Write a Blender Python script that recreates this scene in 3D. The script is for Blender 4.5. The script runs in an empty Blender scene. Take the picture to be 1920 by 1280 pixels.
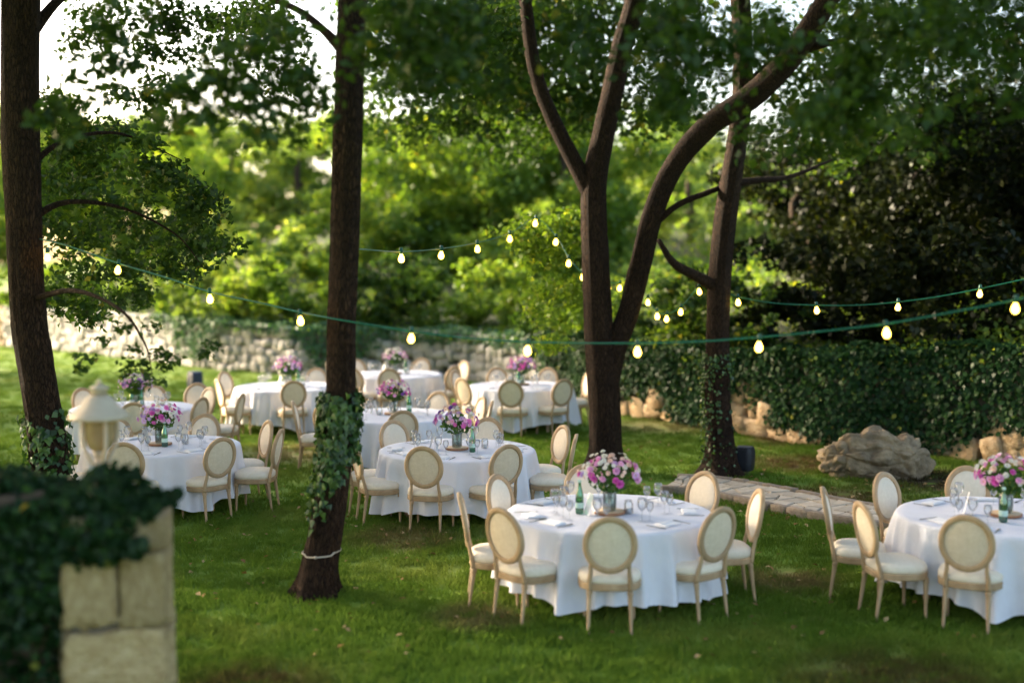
import bpy, math, random
import numpy as np
from mathutils import Vector, noise as mnoise

R = math.radians
rng = np.random.default_rng(7)
random.seed(7)
sc = bpy.context.scene
COL = sc.collection

# ------------------------------------------------------------------ camera, sky, sun, exposure
CAM_Z = 3.05
FPX = 2400.0                       # focal length in photograph pixels (1920 wide)
PITCH = math.atan(158 / FPX)
cam_d = bpy.data.cameras.new("camera")
cam = bpy.data.objects.new("camera", cam_d)
COL.objects.link(cam)
cam.location = (0, 0, CAM_Z)
cam.rotation_euler = (math.pi / 2 - PITCH, 0, 0)
cam_d.sensor_width = 36
cam_d.lens = FPX / 1920 * 36
cam_d.clip_start = 0.1
cam_d.clip_end = 2000
cam_d.dof.use_dof = True
cam_d.dof.focus_distance = 14.3
cam_d.dof.aperture_fstop = 0.53
sc.camera = cam

SUN_EL, SUN_AZ = 15.0, -62.0       # azimuth from +Y (view direction), negative = towards the left
world = bpy.data.worlds.new("World")
sc.world = world
world.use_nodes = True
wn = world.node_tree
wn.nodes.clear()
w_out = wn.nodes.new("ShaderNodeOutputWorld")
w_bg = wn.nodes.new("ShaderNodeBackground")
w_sky = wn.nodes.new("ShaderNodeTexSky")
w_sky.sky_type = 'NISHITA'
w_sky.sun_disc = False
w_sky.sun_elevation = R(SUN_EL)
w_sky.sun_rotation = R(SUN_AZ)
w_sky.air_density = 0.8
w_sky.dust_density = 4.0
w_sky.ozone_density = 0.0
w_bg.inputs[1].default_value = 0.15
wn.links.new(w_sky.outputs[0], w_bg.inputs[0])
wn.links.new(w_bg.outputs[0], w_out.inputs[0])

sun_d = bpy.data.lights.new("sun", 'SUN')
sun_d.energy = 5.0
sun_d.angle = R(6)
sun_d.color = (1.0, 0.84, 0.62)
sun = bpy.data.objects.new("sun", sun_d)
COL.objects.link(sun)
sdir = Vector((math.sin(R(SUN_AZ)) * math.cos(R(SUN_EL)), math.cos(R(SUN_AZ)) * math.cos(R(SUN_EL)), math.sin(R(SUN_EL))))
sun.rotation_euler = sdir.to_track_quat('Z', 'Y').to_euler()

sc.view_settings.view_transform = 'Standard'
sc.view_settings.look = 'None'
sc.view_settings.gamma = 1
sc.view_settings.exposure = 2.5
sc.view_settings.use_curve_mapping = False
sc.render.engine = 'CYCLES'
cy = sc.cycles
cy.max_bounces = 6
cy.diffuse_bounces = 3
cy.glossy_bounces = 2
cy.transmission_bounces = 3
cy.transparent_max_bounces = 8
cy.sample_clamp_indirect = 4.0
cy.caustics_reflective = False
cy.caustics_refractive = False
cy.use_denoising = True

# ------------------------------------------------------------------ helpers
CP, SP = math.cos(PITCH), math.sin(PITCH)


def ray(px, py):
    x = (px - 960) / FPX
    u = (640 - py) / FPX
    return (x, CP + u * SP, -SP + u * CP)


def at(px, py, Y):
    """a point on the line of sight of photograph pixel (px, py), Y metres in front of the camera"""
    d = ray(px, py)
    k = Y / d[1]
    return (d[0] * k, Y, CAM_Z + d[2] * k)


def ground(px, py, z=0.0):
    d = ray(px, py)
    k = (z - CAM_Z) / d[2]
    return (d[0] * k, d[1] * k, z)


class Geo:
    """collects vertices, faces and one number per vertex"""

    def __init__(self):
        self.v, self.f, self.a, self.n = [], [], [], 0

    def add(self, V, F, var=0.0):
        V = np.asarray(V, float).reshape(-1, 3)
        self.v.append(V)
        self.f.extend([[i + self.n for i in f] for f in F])
        self.a.append(np.full(len(V), var) if np.isscalar(var) else np.asarray(var, float))
        self.n += len(V)
        return self

    def mesh(self, name, mat, smooth=True):
        me = bpy.data.meshes.new(name)
        me.from_pydata(np.concatenate(self.v).tolist(), [], self.f)
        at_ = me.attributes.new("var", 'FLOAT', 'POINT')
        at_.data.foreach_set("value", np.concatenate(self.a).astype(np.float32))
        if smooth:
            me.polygons.foreach_set("use_smooth", np.ones(len(me.polygons), bool))
        me.materials.append(mat)
        me.update()
        return me


def quads_mesh(name, V, var, mat):
    """fast mesh of loose quads: V (n,4,3), var (n,)"""
    n = len(V)
    me = bpy.data.meshes.new(name)
    me.vertices.add(4 * n)
    me.vertices.foreach_set("co", np.ascontiguousarray(V, np.float32).ravel())
    me.loops.add(4 * n)
    me.loops.foreach_set("vertex_index", np.arange(4 * n, dtype=np.int32))
    me.polygons.add(n)
    me.polygons.foreach_set("loop_start", np.arange(0, 4 * n, 4, dtype=np.int32))
    a = me.attributes.new("var", 'FLOAT', 'POINT')
    a.data.foreach_set("value", np.repeat(var, 4).astype(np.float32))
    me.materials.append(mat)
    me.update(calc_edges=True)
    return me


def tag(o, label=None, cat=None, group=None, kind=None):
    if label: o['label'] = label
    if cat: o['category'] = cat
    if group: o['group'] = group
    if kind: o['kind'] = kind
    return o


def thing(name, label, cat, loc=(0, 0, 0), rz=0.0, group=None):
    o = bpy.data.objects.new(name, None)
    COL.objects.link(o)
    o.location = loc
    o.rotation_euler = (0, 0, rz)
    o.empty_display_size = 0.1
    return tag(o, label, cat, group)


def put(name, me, parent=None, loc=(0, 0, 0), rot=(0, 0, 0), scale=(1, 1, 1)):
    o = bpy.data.objects.new(name, me)
    COL.objects.link(o)
    o.parent = parent
    o.location, o.rotation_euler, o.scale = loc, rot, scale
    return o


def copy_tree(o, parent=None):
    c = o.copy()
    COL.objects.link(c)
    c.parent = parent
    for ch in list(o.children):
        copy_tree(ch, c)
    return c


def box(cx, cy_, cz, sx, sy, sz):
    V = [(cx + a * sx / 2, cy_ + b * sy / 2, cz + c * sz / 2) for c in (-1, 1) for b in (-1, 1) for a in (-1, 1)]
    return V, [(0, 2, 3, 1), (4, 5, 7, 6), (0, 1, 5, 4), (2, 6, 7, 3), (0, 4, 6, 2), (1, 3, 7, 5)]


def lathe(prof, seg=20, c=(0, 0, 0), cap=True, ang=None):
    V, F = [], []
    for r, z in prof:
        for k in range(seg):
            t = 2 * math.pi * k / seg
            V.append((c[0] + r * math.cos(t), c[1] + r * math.sin(t), c[2] + z))
    for i in range(len(prof) - 1):
        for k in range(seg):
            a, b = i * seg + k, i * seg + (k + 1) % seg
            F.append((a, b, b + seg, a + seg))
    if cap:
        F.append(tuple(range(seg - 1, -1, -1)))
        F.append(tuple(range((len(prof) - 1) * seg, len(prof) * seg)))
    return V, F


def smooth_path(P, n):
    P = np.asarray(P, float)
    t = np.linspace(0, len(P) - 1, n)
    Q = np.vstack([2 * P[0] - P[1], P, 2 * P[-1] - P[-2]])
    i = np.minimum(t.astype(int), len(P) - 2)
    u = (t - i)[:, None]
    p0, p1, p2, p3 = Q[i], Q[i + 1], Q[i + 2], Q[i + 3]
    return 0.5 * (2 * p1 + (p2 - p0) * u + (2 * p0 - 5 * p1 + 4 * p2 - p3) * u ** 2 + (3 * p1 - p0 - 3 * p2 + p3) * u ** 3)


def tube(P, rad, seg=8, n=None, rough=0.0, seed=0, cap=True):
    """tube along points P (k,3) with radii rad (k,)"""
    P = np.asarray(P, float)
    rad = np.full(len(P), rad) if np.isscalar(rad) else np.asarray(rad, float)
    if n:
        rr = np.interp(np.linspace(0, len(P) - 1, n), np.arange(len(P)), rad)
        P, rad = smooth_path(P, n), rr
    T = np.gradient(P, axis=0)
    T /= np.linalg.norm(T, axis=1)[:, None] + 1e-9
    ref = np.array([0.0, 1.0, 0.0]) if abs(T[0][1]) < 0.8 else np.array([1.0, 0, 0])
    V, F = [], []
    g = np.random.default_rng(seed)
    ridg = g.normal(0, 1, (seg,))
    A = np.arange(seg) * 2 * math.pi / seg
    u = np.cross(ref, T[0]); u /= np.linalg.norm(u)
    for i in range(len(P)):
        u = u - T[i] * np.dot(u, T[i]); u /= np.linalg.norm(u)
        w = np.cross(T[i], u)
        if rough and i % 3 == 0:
            ridg = 0.75 * ridg + 0.5 * g.normal(0, 1, seg)
        r = rad[i] * (1 + rough * ridg)
        V.append(P[i] + np.outer(np.cos(A) * r, u) + np.outer(np.sin(A) * r, w))
    V = np.concatenate(V)
    for i in range(len(P) - 1):
        for k in range(seg):
            a, b = i * seg + k, i * seg + (k + 1) % seg
            F.append((a, b, b + seg, a + seg))
    if cap:
        F.append(tuple(range(seg - 1, -1, -1)))
        F.append(tuple(range((len(P) - 1) * seg, len(P) * seg)))
    return V, F


def leaf_quads(P, size, g, up=0.5, aspect=0.62, fold=0.12, normals=None):
    """one kite-shaped, folded leaf at every point"""
    n = len(P)
    N = g.normal(0, 1, (n, 3))
    N[:, 2] += up * 2
    if normals is not None:
        N = g.normal(0, 0.45, (n, 3)) + normals
    N /= np.linalg.norm(N, axis=1)[:, None]
    D = np.cross(N, g.normal(0, 1, (n, 3)))
    if normals is not None:                      # hang downwards
        D = D * 0.35 + np.array([0, 0, -1.0]) - N * N[:, 2:3] * -1.0
        D -= N * np.sum(D * N, axis=1)[:, None]
    D /= np.linalg.norm(D, axis=1)[:, None] + 1e-9
    W = np.cross(N, D)
    L = (np.asarray(size) * g.uniform(0.7, 1.3, n))[:, None]
    return np.stack([P - D * L * .5, P + W * L * aspect * .5 + N * L * fold - D * L * .08, P + D * L * .5, P - W * L * aspect * .5 + N * L * fold - D * L * .08], axis=1)


# ------------------------------------------------------------------ materials
def new_mat(name):
    m = bpy.data.materials.new(name)
    m.use_nodes = True
    nt = m.node_tree
    nt.nodes.clear()
    out = nt.nodes.new("ShaderNodeOutputMaterial")
    return m, nt, out


def nd(nt, typ, **kw):
    n = nt.nodes.new(typ)
    for k, v in kw.items():
        if k in n.inputs: n.inputs[k].default_value = v
        else: setattr(n, k, v)
    return n


def ramp(nt, stops):
    r = nt.nodes.new("ShaderNodeValToRGB")
    e = r.color_ramp.elements
    while len(e) < len(stops): e.new(0.5)
    for el, (p, c) in zip(e, stops):
        el.position = p
        el.color = (*c, 1)
    return r


def surf(name, c1, c2, scale=8.0, rough=0.7, bump=0.2, bscale=None, stretch=(1, 1, 1), spec=0.4, metallic=0.0, rand=0.0, dist=0.01, detail=5):
    """principled surface whose colour wanders between c1 and c2, with fine relief"""
    m, nt, out = new_mat(name)
    L = nt.links
    tc = nd(nt, "ShaderNodeTexCoord")
    mp = nd(nt, "ShaderNodeMapping")
    mp.inputs['Scale'].default_value = stretch
    L.new(tc.outputs['Object'], mp.inputs[0])
    nz = nd(nt, "ShaderNodeTexNoise", Scale=scale, Detail=detail, Roughness=0.6)
    L.new(mp.outputs[0], nz.inputs['Vector'])
    rp = ramp(nt, [(0.3, c1), (0.7, c2)])
    L.new(nz.outputs[0], rp.inputs[0])
    col = rp.outputs[0]
    if rand:
        oi = nd(nt, "ShaderNodeObjectInfo")
        hs = nd(nt, "ShaderNodeHueSaturation")
        mr = nd(nt, "ShaderNodeMapRange")
        mr.inputs['To Min'].default_value = 1 - rand
        mr.inputs['To Max'].default_value = 1 + rand
        L.new(oi.outputs['Random'], mr.inputs[0])
        L.new(mr.outputs[0], hs.inputs['Value'])
        L.new(col, hs.inputs['Color'])
        col = hs.outputs[0]
    p = nd(nt, "ShaderNodeBsdfPrincipled", Roughness=rough, Metallic=metallic)
    p.inputs['Specular IOR Level'].default_value = spec
    L.new(col, p.inputs['Base Color'])
    if bump:
        n2 = nd(nt, "ShaderNodeTexNoise", Scale=bscale or scale * 4, Detail=4)
        L.new(mp.outputs[0], n2.inputs['Vector'])
        b = nd(nt, "ShaderNodeBump", Strength=bump, Distance=dist)
        L.new(n2.outputs[0], b.inputs['Height'])
        L.new(b.outputs[0], p.inputs['Normal'])
    L.new(p.outputs[0], out.inputs[0])
    return m


def leaf_mat(name, stops, trans=0.45, tint=(1.35, 1.25, 0.45), gloss=0.02, rough=0.45):
    """leaf: colour picked per leaf from stops, light shining through"""
    m, nt, out = new_mat(name)
    L = nt.links
    a = nd(nt, "ShaderNodeAttribute", attribute_name="var")
    rp = ramp(nt, stops)
    L.new(a.outputs['Fac'], rp.inputs[0])
    d = nd(nt, "ShaderNodeBsdfDiffuse")
    L.new(rp.outputs[0], d.inputs[0])
    t = nd(nt, "ShaderNodeBsdfTranslucent")
    mul = nd(nt, "ShaderNodeMix", data_type='RGBA', blend_type='MULTIPLY')
    mul.inputs[0].default_value = 1
    mul.inputs[7].default_value = (*tint, 1)
    L.new(rp.outputs[0], mul.inputs[6])
    L.new(mul.outputs[2], t.inputs[0])
    mx = nd(nt, "ShaderNodeMixShader")
    mx.inputs[0].default_value = trans
    L.new(d.outputs[0], mx.inputs[1]); L.new(t.outputs[0], mx.inputs[2])
    g = nd(nt, "ShaderNodeBsdfGlossy", Roughness=rough)
    g.inputs[0].default_value = (1, 1, 1, 1)
    m2 = nd(nt, "ShaderNodeMixShader")
    m2.inputs[0].default_value = gloss
    L.new(mx.outputs[0], m2.inputs[1]); L.new(g.outputs[0], m2.inputs[2])
    L.new(m2.outputs[0], out.inputs[0])
    return m


def bark_mat(name, c1, c2):
    m, nt, out = new_mat(name)
    L = nt.links
    tc = nd(nt, "ShaderNodeTexCoord")
    mp = nd(nt, "ShaderNodeMapping")
    mp.inputs['Scale'].default_value = (1, 1, 0.22)
    L.new(tc.outputs['Object'], mp.inputs[0])
    vo = nd(nt, "ShaderNodeTexVoronoi", feature='DISTANCE_TO_EDGE', Scale=48.0)
    nz = nd(nt, "ShaderNodeTexNoise", Scale=30.0, Detail=6, Roughness=0.7)
    wa = nd(nt, "ShaderNodeMix", data_type='RGBA')
    wa.inputs[0].default_value = 0.04
    L.new(mp.outputs[0], wa.inputs[6]); L.new(mp.outputs[0], nz.inputs['Vector'])
    L.new(nz.outputs['Color'], wa.inputs[7])
    L.new(wa.outputs[2], vo.inputs['Vector'])
    n3 = nd(nt, "ShaderNodeTexNoise", Scale=2.2, Detail=3)
    L.new(tc.outputs['Object'], n3.inputs['Vector'])
    rp = ramp(nt, [(0.25, c1), (0.75, c2)])
    ad = nd(nt, "ShaderNodeMath", operation='ADD')
    L.new(nz.outputs[0], ad.inputs[0]); L.new(n3.outputs[0], ad.inputs[1])
    hf = nd(nt, "ShaderNodeMath", operation='MULTIPLY')
    hf.inputs[1].default_value = 0.5
    L.new(ad.outputs[0], hf.inputs[0])
    L.new(hf.outputs[0], rp.inputs[0])
    p = nd(nt, "ShaderNodeBsdfPrincipled", Roughness=0.9)
    p.inputs['Specular IOR Level'].default_value = 0.2
    ck = ramp(nt, [(0.0, (0.25, 0.22, 0.2)), (0.16, (1, 1, 1))])
    L.new(vo.outputs['Distance'], ck.inputs[0])
    ml = nd(nt, "ShaderNodeMix", data_type='RGBA', blend_type='MULTIPLY')
    ml.inputs[0].default_value = 1
    L.new(rp.outputs[0], ml.inputs[6]); L.new(ck.outputs[0], ml.inputs[7])
    L.new(ml.outputs[2], p.inputs['Base Color'])
    cr = nd(nt, "ShaderNodeMath", operation='MINIMUM')
    cr.inputs[1].default_value = 0.25
    L.new(vo.outputs['Distance'], cr.inputs[0])
    b = nd(nt, "ShaderNodeBump", Strength=1.0, Distance=0.09)
    L.new(cr.outputs[0], b.inputs['Height'])
    b2 = nd(nt, "ShaderNodeBump", Strength=0.6, Distance=0.01)
    L.new(nz.outputs[0], b2.inputs['Height']); L.new(b.outputs[0], b2.inputs['Normal'])
    L.new(b2.outputs[0], p.inputs['Normal'])
    L.new(p.outputs[0], out.inputs[0])
    return m


def grass_nodes(nt, blade):
    """lawn colour in world space: green with yellowed, worn and brown littered patches"""
    L = nt.links
    ge = nd(nt, "ShaderNodeNewGeometry")
    pos = ge.outputs['Position']
    n1 = nd(nt, "ShaderNodeTexNoise", Scale=0.55, Detail=4, Roughness=0.6)
    n2 = nd(nt, "ShaderNodeTexNoise", Scale=5.0, Detail=5, Roughness=0.7)
    L.new(pos, n1.inputs['Vector']); L.new(pos, n2.inputs['Vector'])
    r1 = ramp(nt, [(0.3, (0.075, 0.138, 0.014)), (0.5, (0.145, 0.24, 0.03)), (0.72, (0.31, 0.34, 0.07))])
    L.new(n1.outputs[0], r1.inputs[0])
    r2 = ramp(nt, [(0.25, (0.06, 0.112, 0.011)), (0.55, (0.145, 0.235, 0.036)), (0.8, (0.30, 0.30, 0.10))])
    L.new(n2.outputs[0], r2.inputs[0])
    mx = nd(nt, "ShaderNodeMix", data_type='RGBA')
    mx.inputs[0].default_value = 0.5
    L.new(r1.outputs[0], mx.inputs[6]); L.new(r2.outputs[0], mx.inputs[7])
    col = mx.outputs[2]
    # worn patches where people walk, litter beside the wall and the boulder
    spots = [(ground(565, 850), 1.5, (0.26, 0.22, 0.09)), (ground(760, 1010), 0.9, (0.20, 0.17, 0.06)),
             (ground(1500, 870), 1.2, (0.17, 0.12, 0.05)), (ground(1560, 940), 1.5, (0.12, 0.085, 0.035)),
             (ground(1740, 900), 1.6, (0.07, 0.05, 0.03)), (ground(1480, 826), 1.0, (0.12, 0.075, 0.04)),
             (ground(640, 790), 1.5, (0.20, 0.18, 0.07)), (ground(1690, 1290), 1.3, (0.10, 0.09, 0.03)),
             (ground(480, 1290), 0.8, (0.12, 0.10, 0.035)), (ground(1000, 1000), 0.8, (0.24, 0.20, 0.09)), (ground(1480, 1090), 0.7, (0.2, 0.17, 0.07)), (ground(1240, 800), 1.4, (0.26, 0.24, 0.10)), (ground(900, 1160), .6, (0.2, 0.18, 0.07))]
    for (p, r, c) in spots:
        ds = nd(nt, "ShaderNodeVectorMath", operation='DISTANCE')
        ds.inputs[1].default_value = p
        L.new(pos, ds.inputs[0])
        mr = nd(nt, "ShaderNodeMapRange", interpolation_type='SMOOTHSTEP')
        mr.inputs['From Min'].default_value = r
        mr.inputs['From Max'].default_value = r * 0.25
        L.new(ds.outputs['Value'], mr.inputs[0])
        th = nd(nt, "ShaderNodeMapRange")
        th.inputs['From Min'].default_value = 0.30
        th.inputs['From Max'].default_value = 0.52
        L.new(n2.outputs[0], th.inputs[0])
        mm = nd(nt, "ShaderNodeMath", operation='MULTIPLY')
        L.new(mr.outputs[0], mm.inputs[0]); L.new(th.outputs[0], mm.inputs[1])
        m2 = nd(nt, "ShaderNodeMix", data_type='RGBA')
        m2.inputs[7].default_value = (*c, 1)
        L.new(mm.outputs[0], m2.inputs[0]); L.new(col, m2.inputs[6])
        col = m2.outputs[2]
    return col


def grass_mat(name, blade):
    m, nt, out = new_mat(name)
    col = grass_nodes(nt, blade)
    L = nt.links
    if blade:
        d = nd(nt, "ShaderNodeBsdfDiffuse")
        t = nd(nt, "ShaderNodeBsdfTranslucent")
        L.new(col, d.inputs[0]); L.new(col, t.inputs[0])
        mx = nd(nt, "ShaderNodeMixShader")
        mx.inputs[0].default_value = 0.35
        L.new(d.outputs[0], mx.inputs[1]); L.new(t.outputs[0], mx.inputs[2])
        L.new(mx.outputs[0], out.inputs[0])
    else:
        p = nd(nt, "ShaderNodeBsdfPrincipled", Roughness=0.95)
        p.inputs['Specular IOR Level'].default_value = 0.1
        L.new(col, p.inputs['Base Color'])
        L.new(p.outputs[0], out.inputs[0])
    return m


def glass_mat(name, tint, gloss=0.14, alpha=0.9):
    """thin clear glass: mostly see-through, with fresnel shine"""
    m, nt, out = new_mat(name)
    L = nt.links
    tr = nd(nt, "ShaderNodeBsdfTransparent")
    tr.inputs[0].default_value = (*tint, 1)
    gl = nd(nt, "ShaderNodeBsdfGlossy", Roughness=0.03)
    lw = nd(nt, "ShaderNodeLayerWeight", Blend=0.35)
    mr = nd(nt, "ShaderNodeMapRange")
    mr.inputs['To Min'].default_value = gloss * 0.5
    mr.inputs['To Max'].default_value = gloss * 4
    L.new(lw.outputs['Fresnel'], mr.inputs[0])
    mx = nd(nt, "ShaderNodeMixShader")
    L.new(mr.outputs[0], mx.inputs[0])
    L.new(tr.outputs[0], mx.inputs[1]); L.new(gl.outputs[0], mx.inputs[2])
    L.new(mx.outputs[0], out.inputs[0])
    return m


def emit_mat(name, c, s):
    m, nt, out = new_mat(name)
    e = nd(nt, "ShaderNodeEmission", Strength=s)
    e.inputs[0].default_value = (*c, 1)
    nt.links.new(e.outputs[0], out.inputs[0])
    return m


M = {}
M['wood'] = surf("weathered_oak", (0.34, 0.22, 0.115), (0.48, 0.34, 0.20), 14, 0.6, 0.25, 60, (1, 1, 0.25), rand=0.12, dist=0.004)
M['cream'] = surf("cream_linen", (0.74, 0.65, 0.52), (0.82, 0.73, 0.60), 30, 0.9, 0.25, 260, spec=0.1, rand=0.05, dist=0.002)
M['tan'] = surf("natural_linen", (0.63, 0.53, 0.39), (0.73, 0.63, 0.49), 30, 0.9, 0.3, 240, spec=0.1, rand=0.10, dist=0.002)
M['cloth'] = surf("white_cotton", (0.68, 0.68, 0.74), (0.74, 0.745, 0.80), 3, 0.85, 0.5, 9, spec=0.15, dist=0.02)
M['napkin'] = surf("napkin_cotton", (0.80, 0.80, 0.82), (0.84, 0.84, 0.86), 12, 0.85, 0.3, 60, spec=0.1)
M['steel'] = surf("cutlery_steel", (0.22, 0.22, 0.24), (0.35, 0.35, 0.37), 20, 0.25, 0, metallic=1.0)
M['glass'] = glass_mat("clear_glass", (0.97, 0.98, 0.99))
M['vase'] = glass_mat("vase_glass", (0.86, 0.93, 0.91), 0.2)
M['water'] = glass_mat("water", (0.8, 0.9, 0.86), 0.1)
M['bottle'] = glass_mat("green_glass", (0.22, 0.72, 0.48), 0.2)
M['paper'] = surf("white_card", (0.80, 0.80, 0.80), (0.84, 0.84, 0.83), 10, 0.8, 0)
M['label'] = surf("bottle_label", (0.40, 0.62, 0.52), (0.58, 0.72, 0.66), 40, 0.6, 0)
M['slice'] = surf("wood_slice", (0.28, 0.12, 0.06), (0.40, 0.20, 0.10), 30, 0.7, 0.3)
M['sliceface'] = surf("wood_slice_face", (0.55, 0.38, 0.22), (0.66, 0.48, 0.30), 30, 0.7, 0.2)
M['bark'] = bark_mat("oak_bark", (0.022, 0.012, 0.007), (0.072, 0.038, 0.020))
M['bark2'] = bark_mat("grey_bark", (0.05, 0.038, 0.028), (0.14, 0.10, 0.07))
M['lawn'] = grass_mat("lawn_soil", False)
M['blade'] = grass_mat("grass_blades", True)
M['stone'] = surf("pale_limestone", (0.25, 0.235, 0.22), (0.42, 0.40, 0.375), 4, 0.9, 0.8, 14, rand=0.22, dist=0.04)
M['warmstone'] = surf("ochre_limestone", (0.34, 0.21, 0.10), (0.55, 0.42, 0.28), 3.5, 0.9, 0.8, 12, rand=0.2, dist=0.04)
M['pillarstone'] = surf("cut_sandstone", (0.38, 0.255, 0.115), (0.58, 0.44, 0.245), 6, 0.9, 1.0, 16, rand=0.18, dist=0.05)
M['mortar'] = surf("wall_mortar", (0.10, 0.085, 0.07), (0.18, 0.155, 0.13), 6, 0.95, 0.5, 20)
M['rock'] = surf("lichened_rock", (0.10, 0.075, 0.05), (0.38, 0.29, 0.18), 3.4, 0.9, 1.0, 9, dist=0.06, detail=8)
M['shadedstone'] = surf("shaded_brown_stone", (0.05, 0.034, 0.02), (0.13, 0.09, 0.055), 5, 0.9, 0.9, 22, rand=0.15, dist=0.02)  # shadow on the garden wall's face is put into this dark stone colour
M['paver'] = surf("flagstone", (0.34, 0.285, 0.215), (0.52, 0.45, 0.355), 5, 0.9, 0.5, 20, rand=0.15)
M['pathbed'] = surf("path_bed", (0.09, 0.065, 0.04), (0.15, 0.115, 0.07), 8, 0.95, 0.4)
M['kerb'] = surf("kerb_stone", (0.20, 0.15, 0.105), (0.33, 0.265, 0.195), 6, 0.9, 0.6, 20, rand=0.2)
M['speaker'] = surf("black_plastic", (0.010, 0.011, 0.016), (0.018, 0.02, 0.028), 40, 0.55, 0.2, 120)
M['speakerblue'] = surf("bluegrey_plastic", (0.03, 0.045, 0.09), (0.05, 0.065, 0.12), 40, 0.5, 0.2, 120)
M['lantern'] = surf("beige_paint", (0.46, 0.38, 0.28), (0.55, 0.47, 0.36), 9, 0.55, 0.15, 40)
M['frost'] = surf("milky_lamp_glass", (0.26, 0.19, 0.09), (0.34, 0.26, 0.14), 6, 0.25, 0)
M['cable'] = surf("green_cable", (0.004, 0.115, 0.065), (0.008, 0.15, 0.09), 20, 0.45, 0)
M['socket'] = surf("dark_green_socket", (0.004, 0.07, 0.045), (0.008, 0.09, 0.06), 20, 0.45, 0)
M['rope'] = surf("pale_rope", (0.42, 0.36, 0.28), (0.55, 0.49, 0.40), 60, 0.9, 0.4)
M['bulb'] = emit_mat("lit_bulb", (1.0, 0.60, 0.07), 4.2)
M['hill'] = surf("hillside_soil", (0.035, 0.045, 0.016), (0.09, 0.095, 0.035), 0.6, 0.95, 0.4, 6)
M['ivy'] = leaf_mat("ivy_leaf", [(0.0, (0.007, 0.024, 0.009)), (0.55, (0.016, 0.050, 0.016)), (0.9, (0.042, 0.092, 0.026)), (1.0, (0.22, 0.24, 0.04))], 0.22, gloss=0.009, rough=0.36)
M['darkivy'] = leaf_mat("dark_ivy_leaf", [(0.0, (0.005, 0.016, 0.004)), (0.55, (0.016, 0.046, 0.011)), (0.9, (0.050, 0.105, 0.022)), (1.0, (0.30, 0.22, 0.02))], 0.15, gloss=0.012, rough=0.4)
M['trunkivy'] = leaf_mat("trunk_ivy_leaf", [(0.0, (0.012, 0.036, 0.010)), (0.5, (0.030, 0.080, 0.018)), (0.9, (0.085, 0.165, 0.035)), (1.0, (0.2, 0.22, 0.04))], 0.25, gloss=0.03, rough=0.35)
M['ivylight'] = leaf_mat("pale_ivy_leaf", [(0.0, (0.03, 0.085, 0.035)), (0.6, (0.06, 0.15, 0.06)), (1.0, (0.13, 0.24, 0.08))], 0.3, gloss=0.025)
M['oakleaf'] = leaf_mat("oak_leaf", [(0.0, (0.018, 0.044, 0.009)), (0.6, (0.042, 0.095, 0.015)), (0.93, (0.085, 0.14, 0.022)), (1.0, (0.16, 0.17, 0.03))], 0.45)
M['freshleaf'] = leaf_mat("fresh_leaf", [(0.0, (0.08, 0.16, 0.022)), (0.6, (0.15, 0.26, 0.035)), (1.0, (0.32, 0.37, 0.05))], 0.5)
M['paleleaf'] = leaf_mat("pale_leaf", [(0.0, (0.11, 0.19, 0.04)), (0.6, (0.18, 0.28, 0.065)), (1.0, (0.36, 0.39, 0.09))], 0.5)
M['darkleaf'] = leaf_mat("shaded_evergreen_leaf", [(0.0, (0.005, 0.009, 0.003)), (0.7, (0.011, 0.018, 0.005)), (1.0, (0.05, 0.06, 0.010))], 0.22, gloss=0.012)  # leaf colour taken near black to carry the deep shade behind the ivy
M['litter'] = leaf_mat("dry_leaf", [(0.0, (0.16, 0.08, 0.03)), (0.6, (0.30, 0.18, 0.07)), (1.0, (0.45, 0.34, 0.18))], 0.1)
M['stem'] = leaf_mat("flower_greenery", [(0.0, (0.02, 0.06, 0.012)), (0.6, (0.05, 0.13, 0.025)), (1.0, (0.13, 0.24, 0.05))], 0.35)


def petal_mat(name, c, c2):
    return leaf_mat(name, [(0.0, c), (0.8, c2), (1.0, (0.55, 0.36, 0.05))], 0.3, (1, 1, 1), 0.02)


M['magenta'] = petal_mat("magenta_petal", (0.60, 0.07, 0.42), (0.74, 0.17, 0.56))
M['pink'] = petal_mat("pink_petal", (0.74, 0.32, 0.62), (0.82, 0.50, 0.72))
M['lilac'] = petal_mat("lilac_petal", (0.50, 0.30, 0.66), (0.70, 0.52, 0.80))
M['violet'] = petal_mat("violet_petal", (0.16, 0.06, 0.34), (0.28, 0.12, 0.48))
M['white'] = petal_mat("white_petal", (0.80, 0.80, 0.72), (0.86, 0.84, 0.78))
M['blush'] = petal_mat("blush_petal", (0.80, 0.58, 0.52), (0.84, 0.68, 0.60))

# ------------------------------------------------------------------ the setting: lawn, hill, wall line
WALL = [(-240, 634), (-60, 642), (100, 656), (250, 672), (420, 693), (560, 704), (750, 706), (900, 714), (1000, 728),
        (1090, 752), (1170, 776), (1380, 812), (1550, 836), (1750, 852), (1960, 878), (2160, 905), (2500, 960)]
WG = [np.array(ground(*p)) for p in WALL]
WPX = [p[0] for p in WALL]
NS = 700
WS = np.array([[np.interp(t, np.arange(len(WG)), [w[k] for w in WG]) for k in range(3)] for t in np.linspace(0, len(WG) - 1, NS)])
for _ in range(14):                                              # round the corners
    WS[1:-1] = 0.25 * WS[:-2] + 0.5 * WS[1:-1] + 0.25 * WS[2:]
WSPX = np.interp(np.linspace(0, len(WG) - 1, NS), np.arange(len(WG)), WPX)
seglen = np.concatenate([[0], np.cumsum(np.linalg.norm(np.diff(WS, axis=0), axis=1))])
WT = np.gradient(WS, axis=0); WT /= np.linalg.norm(WT, axis=1)[:, None]
WN = np.stack([WT[:, 1], -WT[:, 0], np.zeros(NS)], axis=1)        # towards the lawn
if WN[NS // 2][1] > 0: WN = -WN
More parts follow.
